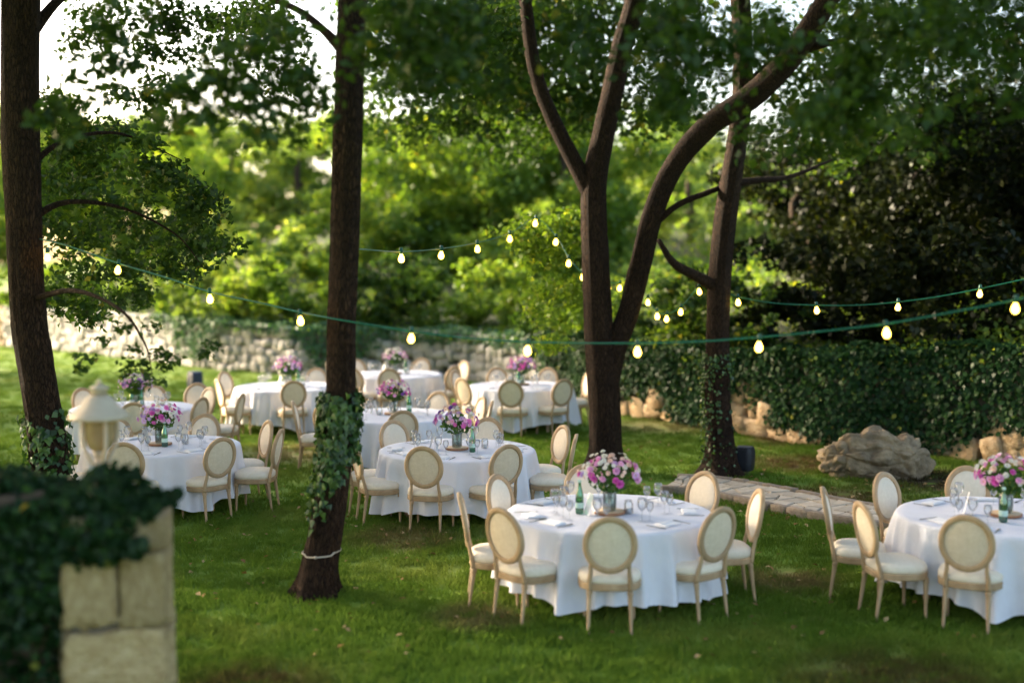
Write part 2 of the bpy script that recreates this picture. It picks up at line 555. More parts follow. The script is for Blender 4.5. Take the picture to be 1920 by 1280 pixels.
WH = np.interp(WSPX, [-240, 100, 420, 560, 900, 1000, 1090, 1170, 1550, 1960, 2500], [1.30, 1.32, 1.25, 1.18, 1.12, 1.18, 1.22, 1.26, 1.42, 1.68, 1.8])


def wall_at(s):
    """point on the wall's foot, outward normal, height, photograph column, at s metres along it"""
    i = np.clip(np.searchsorted(seglen, s) - 1, 0, NS - 2)
    u = (s - seglen[i]) / (seglen[i + 1] - seglen[i] + 1e-9)
    P = WS[i] + (WS[i + 1] - WS[i]) * np.asarray(u)[..., None]
    return P, WN[i], WH[i], WSPX[i]


g = Geo()
xs = np.concatenate([[-400, -150, -80], np.arange(-40, 41, 4.0), [80, 150, 400]])
ys = np.concatenate([[-150, -60, -20], np.arange(0, 61, 4.0), [90, 150, 300, 700]])
V = [(x, y, 0) for y in ys for x in xs]
nx = len(xs)
F = [(j * nx + i, j * nx + i + 1, (j + 1) * nx + i + 1, (j + 1) * nx + i) for j in range(len(ys) - 1) for i in range(nx - 1)]
tag(put("lawn", g.add(V, F).mesh("lawn", M['lawn'])), "mown green lawn with yellowed patches under the tables and trees", kind='structure')

# raised hillside behind the wall
offs = [0.12, 1.0, 4, 9, 18, 35, 70, 140, 320]
hts = [-0.12, 0.05, 0.25, 0.8, 2.0, 4.5, 9.0, 16, 24]
g = Geo()
idx = np.linspace(0, NS - 1, 60).astype(int)
V = []
for o_, h_ in zip(offs, hts):
    for i in idx:
        d = np.array([0.42, 0.91, 0])
        p = WS[i] - WN[i] * min(o_, 0.3) + d * max(0, o_ - 0.3)
        V.append((p[0], p[1], WH[i] + h_ + (mnoise.noise(Vector((p[0] * .15, p[1] * .15, 0))) * 0.6 * min(1, o_ / 5))))
F = [(j * 60 + i, j * 60 + i + 1, (j + 1) * 60 + i + 1, (j + 1) * 60 + i) for j in range(len(offs) - 1) for i in range(59)]
tag(put("hill", g.add(V, F).mesh("hill", M['hill'])), "wooded slope rising behind the stone retaining wall", kind='structure')
HV = np.array(V)


def hill_z(x, y):
    d = (HV[:, 0] - x) ** 2 + (HV[:, 1] - y) ** 2
    k = np.argsort(d)[:4]
    w = 1 / (d[k] + 0.05)
    return float(np.sum(HV[k, 2] * w) / np.sum(w))


# ------------------------------------------------------------------ stone retaining wall
# lowest ivy-covered height (0 = covered to the ground, 1 = bare) along the wall, by photograph column
IVYX = [-240, 60, 300, 322, 345, 368, 385, 400, 430, 520, 560, 600, 650, 690, 750, 900, 985, 1015, 1045, 1075, 1150, 1175, 1215, 1255, 1285, 1335, 1360, 1388, 1400, 1440, 1490, 1530, 1570, 1760, 1800, 1850, 1900, 1960, 2500]
IVYH = [1.0, .98, .95, .80, .45, .12, .05, .35, .88, .92, .55, .12, .15, .52, .78, .78, .70, .45, .15, .0, .0, .20, .28, .18, .0, .0, .26, .55, .48, .24, .07, .0, .0, .0, .04, .24, .32, .24, .0]

wall = thing("stone_wall", "long curved rubble stone retaining wall with ivy hanging over it", "stone wall")
g = Geo()
V = []
for i in range(NS):
    p, n = WS[i], WN[i]
    V += [p - n * 0.0 + np.array([0, 0, -0.1]), p + np.array([0, 0, WH[i] - 0.05]), p - n * 0.35 + np.array([0, 0, WH[i] - 0.05]), p - n * 0.35 + np.array([0, 0, -0.1])]
F = []
for i in range(NS - 1):
    for k in range(4):
        F.append((i * 4 + k, i * 4 + (k + 1) % 4, (i + 1) * 4 + (k + 1) % 4, (i + 1) * 4 + k))
put("wall_core", g.add(V, F).mesh("wall_core", M['mortar'], False), wall)


def rough_block(seed, mat, name, bev=0.72, amp=0.10, cuts=3):
    """unit rough-hewn stone, about 1 x 1 x 1"""
    V, F = [], []
    n = cuts
    key = {}
    for ax in range(3):
        for s in (-1, 1):
            grid = []
            for i in range(n + 1):
                for j in range(n + 1):
                    a, b = -1 + 2 * i / n, -1 + 2 * j / n
                    p = [0, 0, 0]
                    p[ax], p[(ax + 1) % 3], p[(ax + 2) % 3] = s, a, b
                    k = tuple(round(c, 3) for c in p)
                    if k not in key:
                        v = Vector(p)
                        q = v.normalized() * 1.18
                        w = v.lerp(q, 1 - bev)
                        w += mnoise.noise_vector(w * 1.3 + Vector((seed * 7.3, seed, 0))) * amp * 2
                        if cuts >= 5: w += mnoise.noise_vector(w * 4.2 + Vector((seed * 3.1, 0, seed))) * amp * .8
                        key[k] = len(V)
                        V.append(tuple(w * 0.5))
                    grid.append(key[k])
            for i in range(n):
                for j in range(n):
                    q = (grid[i * (n + 1) + j], grid[(i + 1) * (n + 1) + j], grid[(i + 1) * (n + 1) + j + 1], grid[i * (n + 1) + j + 1])
                    F.append(q if s > 0 else q[::-1])
    return Geo().add(V, F).mesh(name, mat)


pale = [rough_block(i, M['stone'], "rubble_stone", .50, .13) for i in range(8)]
warm = [rough_block(20 + i, M['warmstone'], "ochre_stone", .80, .14) for i in range(8)]
stones = []
z0 = 0.0
course = 0
while z0 < 1.75:
    s = 0.2 + random.random() * 0.3
    while s < seglen[-1] - 0.3:
        P, n, h, px = wall_at(s)
        near = px > 1120
        ch = (0.30 if near else 0.235)
        zz = course * ch + random.uniform(-.05, .05)
        w = random.uniform(0.26, 0.62) if near else random.uniform(0.16, 0.42)
        hm = np.interp(px, IVYX, IVYH) * h
        if zz + ch * 0.2 < h and zz < hm + 0.12 and -60 < px < 2100:
            hh = min(ch * random.uniform(0.75, 1.35), h - zz + 0.03)
            size = w * 1200 / max(P[1], 1)
            c = P + n * random.uniform(0.0, 0.07)
            stones.append((size * (1 if zz < hm else .3), (c[0], c[1], zz + ch * .5 + random.uniform(-.03, .03)), math.atan2(n[1], n[0]) + math.pi / 2 + random.uniform(-.08, .08), (w * 1.08, 0.30, hh * 1.10), near or px < 20, random.randrange(8)))
        s += w * 0.97
    course += 1
    z0 = course * 0.235
stones.sort(key=lambda t: -t[0])
for st in stones[:290]:
    put("stone", (warm if st[4] else pale)[st[5]], wall, st[1], (random.uniform(-.06, .06), random.uniform(-.22, .22), st[2]), st[3])


def joined_blocks(items, name, mat, parent):
    g = Geo()
    for st in items:
        me = (warm if st[4] else pale)[st[5]]
        co = np.empty(len(me.vertices) * 3); me.vertices.foreach_get("co", co)
        co = co.reshape(-1, 3) * np.array(st[3])
        c, s_ = math.cos(st[2]), math.sin(st[2])
        co = co @ np.array([[c, s_, 0], [-s_, c, 0], [0, 0, 1]]) + np.array(st[1])
        g.add(co, [tuple(p.vertices) for p in me.polygons])
    o = put(name, g.mesh(name, mat), parent)
    tag(o, kind='stuff')
    return o


rest = stones[290:]
if any(not s_[4] for s_ in rest): joined_blocks([s_ for s_ in rest if not s_[4]], "loose_stones", M['stone'], wall)
if any(s_[4] for s_ in rest): joined_blocks([s_ for s_ in rest if s_[4]], "loose_stones", M['warmstone'], wall)


# ivy hanging over the wall, by stretches
def wall_ivy(label, x0, x1, mat, dens, size):
    s0, s1 = np.interp([x0, x1], WSPX, seglen)
    gg = np.random.default_rng(int(x0) + 5000)
    n = int((s1 - s0) * 1.6 * dens)
    s = gg.uniform(s0, s1, n)
    P, nn, h, px = wall_at(s)
    lim = np.interp(px + gg.normal(0, 7, n), IVYX, IVYH) * h + gg.normal(0, .05, n)
    z = gg.uniform(-0.02, 1.0, n) * (h + 0.10)
    keep = z > lim
    bump = np.array([mnoise.noise(Vector((a * 1.1, b * 1.7, 3))) for a, b in zip(s, z)])
    out_ = 0.10 + 0.16 * np.clip(bump + 0.35, 0, 1) + gg.uniform(-.05, .05, n)
    out_ *= np.clip((z - lim) / 0.25 + 0.45, 0.4, 1)
    Q = P + nn * (out_[:, None] + 0.06)
    Q[:, 2] = z
    # top cap
    m = int((s1 - s0) * 0.8 * dens)
    s2 = gg.uniform(s0, s1, m)
    P2, n2, h2, px2 = wall_at(s2)
    keep2 = np.interp(px2, IVYX, IVYH) < 0.955
    d2 = gg.uniform(-0.6, 0.25, m)
    bump2 = np.array([mnoise.noise(Vector((a * 1.1, b * 2, 9))) for a, b in zip(s2, d2)])
    Q2 = P2 + n2 * d2[:, None]
    Q2[:, 2] = h2 + 0.06 + 0.26 * bump2 - np.clip(d2, 0, 1) ** 2 * 1.5 + gg.uniform(-.04, .06, m)
    Nn = np.concatenate([nn[keep] + np.array([0, 0, .45]), n2[keep2] * .4 + np.array([0, 0, 1.0])])
    Qa = np.concatenate([Q[keep], Q2[keep2]])
    var = np.clip(gg.normal(0.45, 0.22, len(Qa)), 0, 0.94)
    var[gg.random(len(Qa)) < 0.006] = 1.0
    me = quads_mesh("ivy", leaf_quads(Qa, size, gg, normals=Nn, aspect=0.85, fold=0.10), var, mat)
    return tag(put("ivy", me), label, "ivy", kind='stuff')


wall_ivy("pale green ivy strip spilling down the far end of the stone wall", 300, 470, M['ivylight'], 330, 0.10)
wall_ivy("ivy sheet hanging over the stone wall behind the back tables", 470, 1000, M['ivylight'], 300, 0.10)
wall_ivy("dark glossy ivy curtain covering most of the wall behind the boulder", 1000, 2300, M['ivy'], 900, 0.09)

# ------------------------------------------------------------------ trees
TREE_GROUP = "trees on the slope behind the wall"


def crown_points(blobs, dens, gg, sub=14, sig=0.26, flat=0.75):
    out = []
    for (x, y, z, r) in blobs:
        n = max(8, int(dens * r * r))
        k = max(3, int(sub * min(2.5, max(0.6, r))))
        u = gg.normal(0, 1, (k, 3)); u /= np.linalg.norm(u, axis=1)[:, None]
        c = u * (gg.uniform(0.25, 1, (k, 1)) ** 0.5) * r * 0.85
        c[:, 2] *= flat
        j = gg.integers(0, k, n)
        p = c[j] + gg.normal(0, sig * r, (n, 3)) * np.array([1, 1, 0.7])
        out.append(p + np.array([x, y, z]))
    return np.concatenate(out)


def add_crown(root, base, blobs, dens, size, mat, seed, up=0.4, sub=14, sig=0.22, cut=None, name="crown"):
    gg = np.random.default_rng(seed)
    P = crown_points(blobs, dens, gg, sub, sig)
    if cut is not None: P = P[cut(P)]
    var = np.clip(gg.normal(0.45, 0.2, len(P)) + 0.12 * np.sin(P[:, 0] * 1.7 + P[:, 2]), 0, 0.9)
    var[gg.random(len(P)) < 0.02] = 1.0
    me = quads_mesh(name, leaf_quads(P - np.array(base), size, gg, up=up), var, mat)
    return put(name, me, root)


def limb_to(root, base, p0, p1, r0, r1, mat, seed, name="limb"):
    p0, p1 = np.array(p0, float), np.array(p1, float)
    gg = np.random.default_rng(seed)
    m1 = p0 + (p1 - p0) * 0.35 + gg.normal(0, .06, 3) * np.linalg.norm(p1 - p0)
    m2 = p0 + (p1 - p0) * 0.7 + gg.normal(0, .06, 3) * np.linalg.norm(p1 - p0)
    V, F = tube(np.array([p0, m1, m2, p1]) - np.array(base), [r0, r0 * .75, r0 * .5, r1], 7, 10, 0.06, seed)
    return put(name, Geo().add(V, F).mesh(name, mat), root)


def big_tree(label, pxs, Y, radii, mat, rough=0.05):
    """trunk through photograph pixels at depth Y; the first one stands on the lawn"""
    P = [np.array(at(a, b, Y)) for a, b in pxs]
    P[0][2] = -0.05
    base = np.array([P[0][0], Y, 0.0])
    root = thing("tree", label, "tree", tuple(base))
    V, F = tube(np.array(P) - base, radii, 28, 70, rough, int(Y * 10))
    V = np.array(V)
    an = np.arctan2(V[:, 1], V[:, 0])                       # buttress roots
    fl = 1 + .55 * np.exp(-np.clip(V[:, 2], 0, 9) / .13) * (.45 + .55 * np.sin(5 * an + Y)) * (V[:, 2] < .8)
    V[:, 0] *= fl; V[:, 1] *= fl
    put("trunk", Geo().add(V, F).mesh("trunk", mat), root)
    return root, base


def px_limb(root, base, pxs, Y, radii, mat, seg=12, n=24, name="limb", seed=1):
    Ys = Y if hasattr(Y, '__len__') else [Y] * len(pxs)
    P = np.array([at(a, b, y) for (a, b), y in zip(pxs, Ys)]) - base
    V, F = tube(P, radii, seg, n, 0.05, seed)
    return put(name, Geo().add(V, F).mesh(name, mat), root)


def px_blobs(lst, Y, jit, r, gg):
    """leaf masses; r is their radius in metres for the first depth in Y"""
    Ys = Y if isinstance(Y, tuple) else (Y,)
    out = []
    for k, (a, b) in enumerate(lst):
        y = Ys[k % len(Ys)]
        yy = y + gg.uniform(-jit, jit)
        out.append((*at(a, b, yy), r * y / Ys[0] * gg.uniform(.8, 1.25)))
    return out


def clear(lst, lines):
    return [q for q in lst if all(abs(q[0] - np.interp(q[1], l[0], l[1])) > l[2] for l in lines)]


gA = np.random.default_rng(11)
# tree A, beside the lantern
rootA, baseA = big_tree("dark straight-trunked tree behind the lantern, ivy round its lower trunk",
                        [(100, 1046), (94, 900), (82, 780), (66, 680), (52, 580), (46, 450), (40, 300), (37, 150), (38, 0), (40, -200), (30, -420)], 13.0,
                        [.26, .20, .185, .18, .178, .175, .18, .185, .19, .19, .15], M['bark'])
px_limb(rootA, baseA, [(45, 420), (120, 380), (230, 390), (330, 440), (380, 500)], [13, 13.2, 13.6, 14, 14.2], [.045, .030, .018, .010, .004], M['bark'], 8)
px_limb(rootA, baseA, [(40, 330), (110, 270), (220, 250), (340, 300)], [13, 13.3, 14, 14.6], [.04, .026, .015, .005], M['bark'], 8, seed=3)
px_limb(rootA, baseA, [(40, 90), (110, 0), (200, -60), (330, -90)], [13, 13.4, 14.0, 14.8], [.07, .05, .035, .01], M['bark'], 8, seed=4)
px_limb(rootA, baseA, [(62, 560), (140, 545), (225, 580), (272, 645), (285, 700)], [13, 12.2, 11.4, 11.1, 11.0], [.035, .025, .016, .010, .004], M['bark'], 6, seed=5)
low = [(150, 280), (220, 250), (110, 330), (180, 370), (260, 330), (320, 360), (230, 410), (150, 440), (300, 430), (360, 440), (270, 490), (340, 510), (200, 510), (130, 540), (250, 555), (370, 400), (130, 230), (300, 290), (395, 470), (180, 580)]
add_crown(rootA, baseA, px_blobs(low, (16.5, 14.3), 0.7, 0.46, gA), 2500, 0.085, M['oakleaf'], 21)
top = [(230, 40), (310, 130), (200, 150), (390, 40), (450, 130), (290, 10), (120, 220), (180, 60), (420, 190), (480, 30), (330, 210), (250, 200)]
add_crown(rootA, baseA, px_blobs(top, (9.3, 17.5), 0.8, 0.28, gA), 2000, 0.095, M['oakleaf'], 22)
hang = [(285, 612), (230, 618), (190, 640), (165, 670), (255, 655), (270, 690), (300, 660), (330, 672), (245, 690), (285, 715), (265, 725), (310, 690), (160, 688), (385, 655)]
add_crown(rootA, baseA, px_blobs(hang, 11.1, 0.12, 0.085, gA), 5200, 0.06, M['oakleaf'], 23, sub=6, sig=.4)
high = [(gA.uniform(-5.5, -1.0) - 3.0, gA.uniform(9.5, 18), gA.uniform(6.6, 10.5), gA.uniform(.8, 1.3)) for _ in range(18)]
add_crown(rootA, baseA, high, 1300, 0.11, M['oakleaf'], 24)

# tree B, leaning trunk in the middle
rootB, baseB = big_tree("leaning tree trunk in the middle of the lawn, ivy sleeve and rope round it",
                        [(590, 1130), (600, 1060), (618, 950), (632, 850), (639, 740), (641, 600), (646, 450), (651, 300), (655, 150), (660, 0), (668, -200), (690, -400)], 11.4,
                        [.20, .165, .15, .14, .13, .128, .128, .13, .125, .12, .12, .09], M['bark'])
px_limb(rootB, baseB, [(648, 100), (610, 60), (560, 20), (490, -10), (400, -60)], [11.4, 11.5, 11.8, 12.3, 13], [.06, .04, .032, .022, .012], M['bark'], 10, seed=7)
px_limb(rootB, baseB, [(660, 20), (720, -60), (820, -140)], [11.4, 11.8, 12.5], [.08, .06, .03], M['bark'], 10, seed=8)
topB = [(540, 60), (500, 130), (560, 170), (600, 110), (470, 60), (720, 20), (780, 40), (840, 10), (740, 110), (520, 230), (590, 250), (690, 150), (900, 60)]
topB += [(gA.uniform(470, 880), gA.uniform(-20, 200)) for _ in range(14)]
topB = [q for q in topB if not 615 < q[0] < 715]
topB = clear(topB, [([0, 300], [658, 651], 85)])
add_crown(rootB, baseB, px_blobs(topB, (8.8, 15.5), 0.8, 0.26, gA), 1900, 0.085, M['oakleaf'], 31, sub=20, sig=.3)
highB = [(gA.uniform(-4.5, 2.5), gA.uniform(8.5, 15), gA.uniform(6.4, 10.0), gA.uniform(.8, 1.3)) for _ in range(20)]
highB = [b for b in highB if b[2] - b[3] > 3.05 + b[1] * 0.205]
add_crown(rootB, baseB, highB, 1300, 0.11, M['oakleaf'], 32)

# tree C, forked
rootC, baseC = big_tree("dark forked tree beside the back tables, splitting in two low down",
                        [(1136, 890), (1136, 840), (1134, 760), (1130, 690), (1122, 600), (1117, 500), (1114, 420), (1115, 340), (1132, 250), (1150, 170), (1166, 90), (1192, 0), (1215, -140)], 18.0,
                        [.30, .235, .22, .225, .20, .185, .18, .17, .155, .15, .145, .15, .12], M['bark'])
px_limb(rootC, baseC, [(1138, 720), (1155, 650), (1180, 580), (1200, 500), (1225, 400), (1265, 310), (1330, 235), (1410, 180), (1480, 110), (1540, 20), (1610, -90)], [18.0] * 4 + [17.9, 17.8, 17.6, 17.4, 17.2, 17.0, 16.8], [.16, .155, .15, .15, .15, .15, .16, .17, .16, .15, .12], M['bark'], 18, 50, seed=9)
px_limb(rootC, baseC, [(1112, 370), (1075, 300), (1035, 220), (1003, 130), (985, 0), (975, -100)], 18.0, [.13, .115, .105, .10, .09, .07], M['bark'], 12, 30, seed=10)
px_limb(rootC, baseC, [(1215, 430), (1270, 385), (1330, 360), (1380, 340)], [17.9, 17.8, 17.8, 17.9], [.05, .045, .04, .03], M['bark'], 8, seed=11)
topC = [(720, 130), (800, 170), (860, 120), (930, 190), (880, 220), (960, 80), (1010, 40), (1060, 120), (1090, 200), (760, 230), (830, 60), (910, 20), (1040, 240), (1110, 60), (1140, 160), (1200, 120), (1230, 60), (1080, 30), (690, 210), (960, 260)]
topC += [(gA.uniform(690, 1330), gA.uniform(-20, 215)) for _ in range(26)]
add_crown(rootC, baseC, px_blobs(topC, 24.5, 2.0, 0.80, gA), 560, 0.15, M['oakleaf'], 41, sub=20, sig=.3)
STEMC = [([0, 100, 200, 300], [1192, 1165, 1142, 1120], 75), ([0, 130, 220, 300], [985, 1003, 1035, 1075], 60), ([20, 110, 180, 240], [1540, 1480, 1410, 1330], 70)]
frontC = clear([(gA.uniform(700, 1150), gA.uniform(-40, 170)) for _ in range(24)], STEMC)
add_crown(rootB, baseB, px_blobs(frontC, 8.8, 0.8, 0.25, gA), 2000, 0.085, M['oakleaf'], 44, sub=20, sig=.3)
droop = [(1030, 470), (1060, 430), (1000, 440), (1080, 480), (1050, 530), (1040, 580), (1010, 520), (1070, 560), (960, 450), (1090, 420), (1045, 630)]
add_crown(rootC, baseC, px_blobs(droop, 19.5, 0.6, 0.42, gA), 1400, 0.10, M['freshleaf'], 42)
highC = [(gA.uniform(-2.5, 6.0), gA.uniform(15, 22), gA.uniform(8.2, 12.0), gA.uniform(.9, 1.5)) for _ in range(22)]
add_crown(rootC, baseC, highC, 1100, 0.12, M['oakleaf'], 43)

# tree D
rootD, baseD = big_tree("slender tree beside the small black speaker, ivy climbing its foot",
                        [(1354, 896), (1350, 830), (1346, 760), (1345, 680), (1346, 600), (1351, 500), (1362, 400), (1377, 300), (1390, 200), (1393, 100), (1388, 0), (1380, -120)], 17.8,
                        [.27, .20, .175, .165, .16, .155, .15, .14, .135, .13, .13, .10], M['bark'])
px_limb(rootD, baseD, [(1348, 540), (1300, 515), (1262, 492), (1235, 450)], [17.8, 17.6, 17.4, 17.2], [.09, .07, .055, .03], M['bark'], 10, seed=12)
px_limb(rootD, baseD, [(1372, 345), (1420, 338), (1480, 332), (1560, 300)], [17.8, 18, 18.3, 18.8], [.06, .045, .035, .015], M['bark'], 8, seed=13)
px_limb(rootD, baseD, [(1388, 180), (1450, 120), (1520, 90), (1640, 60)], [17.8, 17.6, 17.2, 16.8], [.09, .07, .06, .02], M['bark'], 8, seed=14)
topD = [(1440, 40), (1500, 60), (1560, 120), (1470, 160), (1530, 200), (1600, 40), (1600, 180), (1660, 130), (1720, 60), (1420, 260), (1500, 260), (1300, 130), (1340, 60), (1280, 30), (1580, 260), (1790, 40), (1690, 230), (1760, 170), (1850, 110)]
topD += [(gA.uniform(1400, 1930), gA.uniform(-20, 300)) for _ in range(24)]
topD += [q for p_ in [(1500, 30), (1560, 70), (1620, 30), (1660, 80), (1590, 130), (1480, 110), (1420, 60), (1260, 40), (1320, 90), (1870, 20), (1920, 80), (1800, 90), (1720, 20)] for q in (p_, (p_[0] + 40, -60))]
add_crown(rootD, baseD, px_blobs(topD[::2], 24.0, 1.5, 0.75, gA), 560, 0.15, M['oakleaf'], 51, sub=20, sig=.3)
frontD = clear(topD[1::2] + [(gA.uniform(1200, 1920), gA.uniform(-40, 240)) for _ in range(10)], STEMC)
highD = [(gA.uniform(2.0, 9.5), gA.uniform(12, 21), gA.uniform(7.4, 11.5), gA.uniform(.9, 1.5)) for _ in range(26)]
highD = [b for b in highD if b[2] - b[3] > 3.05 + b[1] * 0.205]
add_crown(rootD, baseD, highD, 1100, 0.12, M['oakleaf'], 52)


# trees on the slope
def slope_tree(label, px, Y, top_py, half_w, mat, leaf, seed, dens=420, low=0.25, trunk=True, nb=16, cat="tree", name="tree", group=TREE_GROUP, bark='bark2', sub=12):
    """tree rooted on the slope at column px and depth Y whose crown reaches photograph row top_py"""
    x = (px - 960) / FPX * Y
    zb = hill_z(x, Y)
    ztop = at(px, top_py, Y)[2]
    H = ztop - zb
    gg = np.random.default_rng(seed)
    base = np.array([x, Y, zb])
    root = thing(name, label, cat, tuple(base), group=group)
    zc, rz = zb + H * (low + 1) / 2, H * (1 - low) / 2
    blobs = []
    for k in range(nb):
        zz = (k + gg.random()) / nb * 2 - 1                       # bottom to top
        wid = half_w * min(1.0, .80 + .35 * zz if zz < .2 else 1.05 - .75 * (zz - .2) ** 1.5)
        a, q = gg.uniform(0, 6.283), gg.uniform(.2, 1) ** .5 * .85
        rb = min(half_w, rz) * gg.uniform(.30, .46)
        blobs.append((x + math.cos(a) * q * wid, Y + math.sin(a) * q * wid, zc + zz * rz * .88, rb))
    if mat == M['darkleaf'] and H > 4:                               # thinner towards the sky
        add_crown(root, base, blobs[:nb // 2], dens, leaf, mat, seed + 1, sub=sub)
        add_crown(root, base, blobs[nb // 2:], dens * .55, leaf, mat, seed + 2, sub=sub, sig=.17)
    else:
        add_crown(root, base, blobs, dens, leaf, mat, seed + 1, sub=sub)
    if trunk:
        tr = 0.045 * H ** 0.8
        V, F = tube([(0, 0, -.3), (gg.normal(0, .1), 0, H * .25), (gg.normal(0, .2), 0, H * .55), (gg.normal(0, .3), 0, H * .85)], [tr * 1.2, tr, tr * .7, tr * .2], 10, 16, .05, seed)
        put("trunk", Geo().add(V, F).mesh("trunk", M[bark]), root)
        for k in range(4):
            b = blobs[k]
            limb_to(root, base, (x, Y, zb + H * gg.uniform(.25, .5)), b[:3], tr * .45, tr * .1, M[bark], seed + k)
    return root


SLOPE = [  # label, column, depth, top row, half width, material, leaf, leaves, lowest, blobs
    ("bushy dark tree beyond the wall at the far left-hand end", -60, 50, 150, 4.0, 'freshleaf', .20, 520, .10, 18),
    ("round-headed tree beyond the far wall, behind the hanging leafy twig", 250, 54, 230, 3.8, 'freshleaf', .21, 520, .08, 18),
    ("pale feathery tree behind the wall, left of the leaning trunk", 440, 60, 230, 3.4, 'paleleaf', .22, 460, .10, 18),
    ("tall pale tree standing just behind the leaning trunk", 570, 56, 210, 3.2, 'paleleaf', .21, 420, .12, 18),
    ("fresh green tree with drooping crown right of the leaning trunk", 730, 50, 220, 3.2, 'freshleaf', .19, 520, .08, 20),
    ("large bright green tree filling the middle distance behind the back tables", 880, 46, 200, 3.4, 'freshleaf', .18, 560, .08, 22),
    ("mid green tree seen between the fork of the dark tree", 1050, 44, 190, 3.0, 'freshleaf', .17, 560, .08, 20),
    ("yellow-green tree between the forked tree and the slender tree", 1290, 50, 250, 2.6, 'paleleaf', .19, 480, .10, 16),
    ("yellow-lit tree right of the slender tree", 1430, 46, 340, 2.6, 'paleleaf', .18, 480, .08, 16),
    ("grey-green tree far up the slope behind the pale trees", 640, 82, 240, 5.0, 'paleleaf', .30, 380, .08, 20),
    ("dark oak far up the slope behind the forked tree", 1190, 70, 200, 5.0, 'freshleaf', .28, 420, .08, 22),
    ("distant round tree up the slope above the lantern", 120, 84, 270, 5.2, 'paleleaf', .30, 380, .05, 20),
    ("distant broad tree up the slope above the ivy strip", 350, 90, 240, 5.5, 'freshleaf', .30, 380, .05, 20),
    ("distant tree up the slope over the middle tables", 900, 84, 200, 6.0, 'paleleaf', .30, 380, .05, 22),
    ("distant hazy tree behind the yellow-lit trees", 1450, 80, 330, 5.0, 'paleleaf', .28, 380, .05, 18),
]
for i, (lab, px, Y, tp, hw, mt, lf, dn, lo, nb) in enumerate(SLOPE):
    slope_tree(lab, px, Y, tp, hw * 1.35, M[mt], lf * 1.1, 300 + i * 17, dn * .95, lo, True, int(nb * 1.6))

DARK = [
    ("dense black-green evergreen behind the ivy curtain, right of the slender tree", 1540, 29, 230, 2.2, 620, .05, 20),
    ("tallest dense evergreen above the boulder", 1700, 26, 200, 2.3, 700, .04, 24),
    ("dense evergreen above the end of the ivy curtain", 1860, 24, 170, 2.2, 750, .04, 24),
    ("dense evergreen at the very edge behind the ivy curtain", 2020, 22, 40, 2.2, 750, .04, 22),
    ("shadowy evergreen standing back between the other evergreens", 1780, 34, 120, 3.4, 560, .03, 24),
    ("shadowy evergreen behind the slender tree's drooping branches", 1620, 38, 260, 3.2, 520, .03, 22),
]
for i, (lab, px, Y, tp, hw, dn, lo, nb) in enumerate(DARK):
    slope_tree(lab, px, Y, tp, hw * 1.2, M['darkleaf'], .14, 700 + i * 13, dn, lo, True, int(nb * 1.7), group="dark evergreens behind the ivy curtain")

SHRUB = [
    ("low shrub behind the wall at its far end", 40, 46, 500, 1.9, 'freshleaf'), ("leafy shrub above the bare stretch of far wall", 170, 43, 520, 1.8, 'oakleaf'),
    ("rounded shrub above the pale ivy strip", 330, 40, 505, 1.7, 'freshleaf'), ("yellow-green bush just left of the leaning trunk", 520, 40, 430, 1.8, 'paleleaf'),
    ("mid green bush above the ivy sheet", 470, 38, 520, 1.4, 'freshleaf'), ("dark hollow bush right of the leaning trunk", 740, 38, 470, 1.7, 'oakleaf'),
    ("spreading bush above the bare wall behind the back tables", 840, 37, 500, 1.6, 'freshleaf'), ("bright leafy bush behind the back table's bouquet", 930, 36, 480, 1.5, 'freshleaf'),
    ("low bush left of the forked tree", 1030, 34, 560, 1.2, 'oakleaf'), ("bush seen between the forked stems", 1160, 33, 540, 1.3, 'freshleaf'),
    ("thin bush between the forked and slender trees", 1260, 32, 520, 1.4, 'oakleaf'), ("sparse brown-stemmed bush right of the slender tree", 1440, 30, 540, 1.3, 'oakleaf'),
    ("pale bush far left of the leaning trunk", 410, 46, 380, 2.0, 'paleleaf'), ("tall bush beside the leaning trunk", 640, 44, 360, 2.0, 'freshleaf'),
    ("broad bush beneath the large bright tree", 800, 44, 380, 2.2, 'freshleaf'), ("broad bush left behind the forked tree", 990, 42, 420, 2.2, 'freshleaf'),
    ("bush leaning over the far end of the wall", 100, 44.5, 490, 1.6, 'freshleaf'), ("bush above the wall between the far shrubs", 240, 42, 485, 1.6, 'freshleaf'),
    ("yellowish bush over the pale ivy strip", 385, 38, 490, 1.5, 'paleleaf'), ("bush crowding the wall left of the leaning trunk", 570, 38, 470, 1.5, 'freshleaf'),
    ("dark bush crowding the wall right of the leaning trunk", 690, 36, 490, 1.3, 'oakleaf'), ("bush spilling over the ivy sheet", 1090, 31, 520, 1.2, 'freshleaf'),
    ("dark bush between the slender tree and the evergreens", 1350, 29, 500, 1.3, 'oakleaf'),
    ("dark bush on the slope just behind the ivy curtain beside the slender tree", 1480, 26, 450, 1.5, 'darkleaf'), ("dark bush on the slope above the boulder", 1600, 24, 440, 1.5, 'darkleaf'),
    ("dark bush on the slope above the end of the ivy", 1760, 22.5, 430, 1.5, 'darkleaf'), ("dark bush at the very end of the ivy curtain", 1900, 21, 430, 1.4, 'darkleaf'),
    ("glowing yellow-green bush behind the slender tree", 1390, 40, 400, 1.9, 'paleleaf'),
]
for i, (lab, px, Y, tp, hw, mt) in enumerate(SHRUB):
    wy = ground(px, np.interp(px, WPX, [p_[1] for p_ in WALL]))[1]
    if tp >= 430: Y = min(Y, wy + .9 + (i * .37) % 1.3)
    slope_tree(lab, px, Y, tp, hw * 1.25, M[mt], .14, 900 + i * 7, 1100, 0.0, False, 22, "shrub", "shrub", "shrubs along the top of the wall")

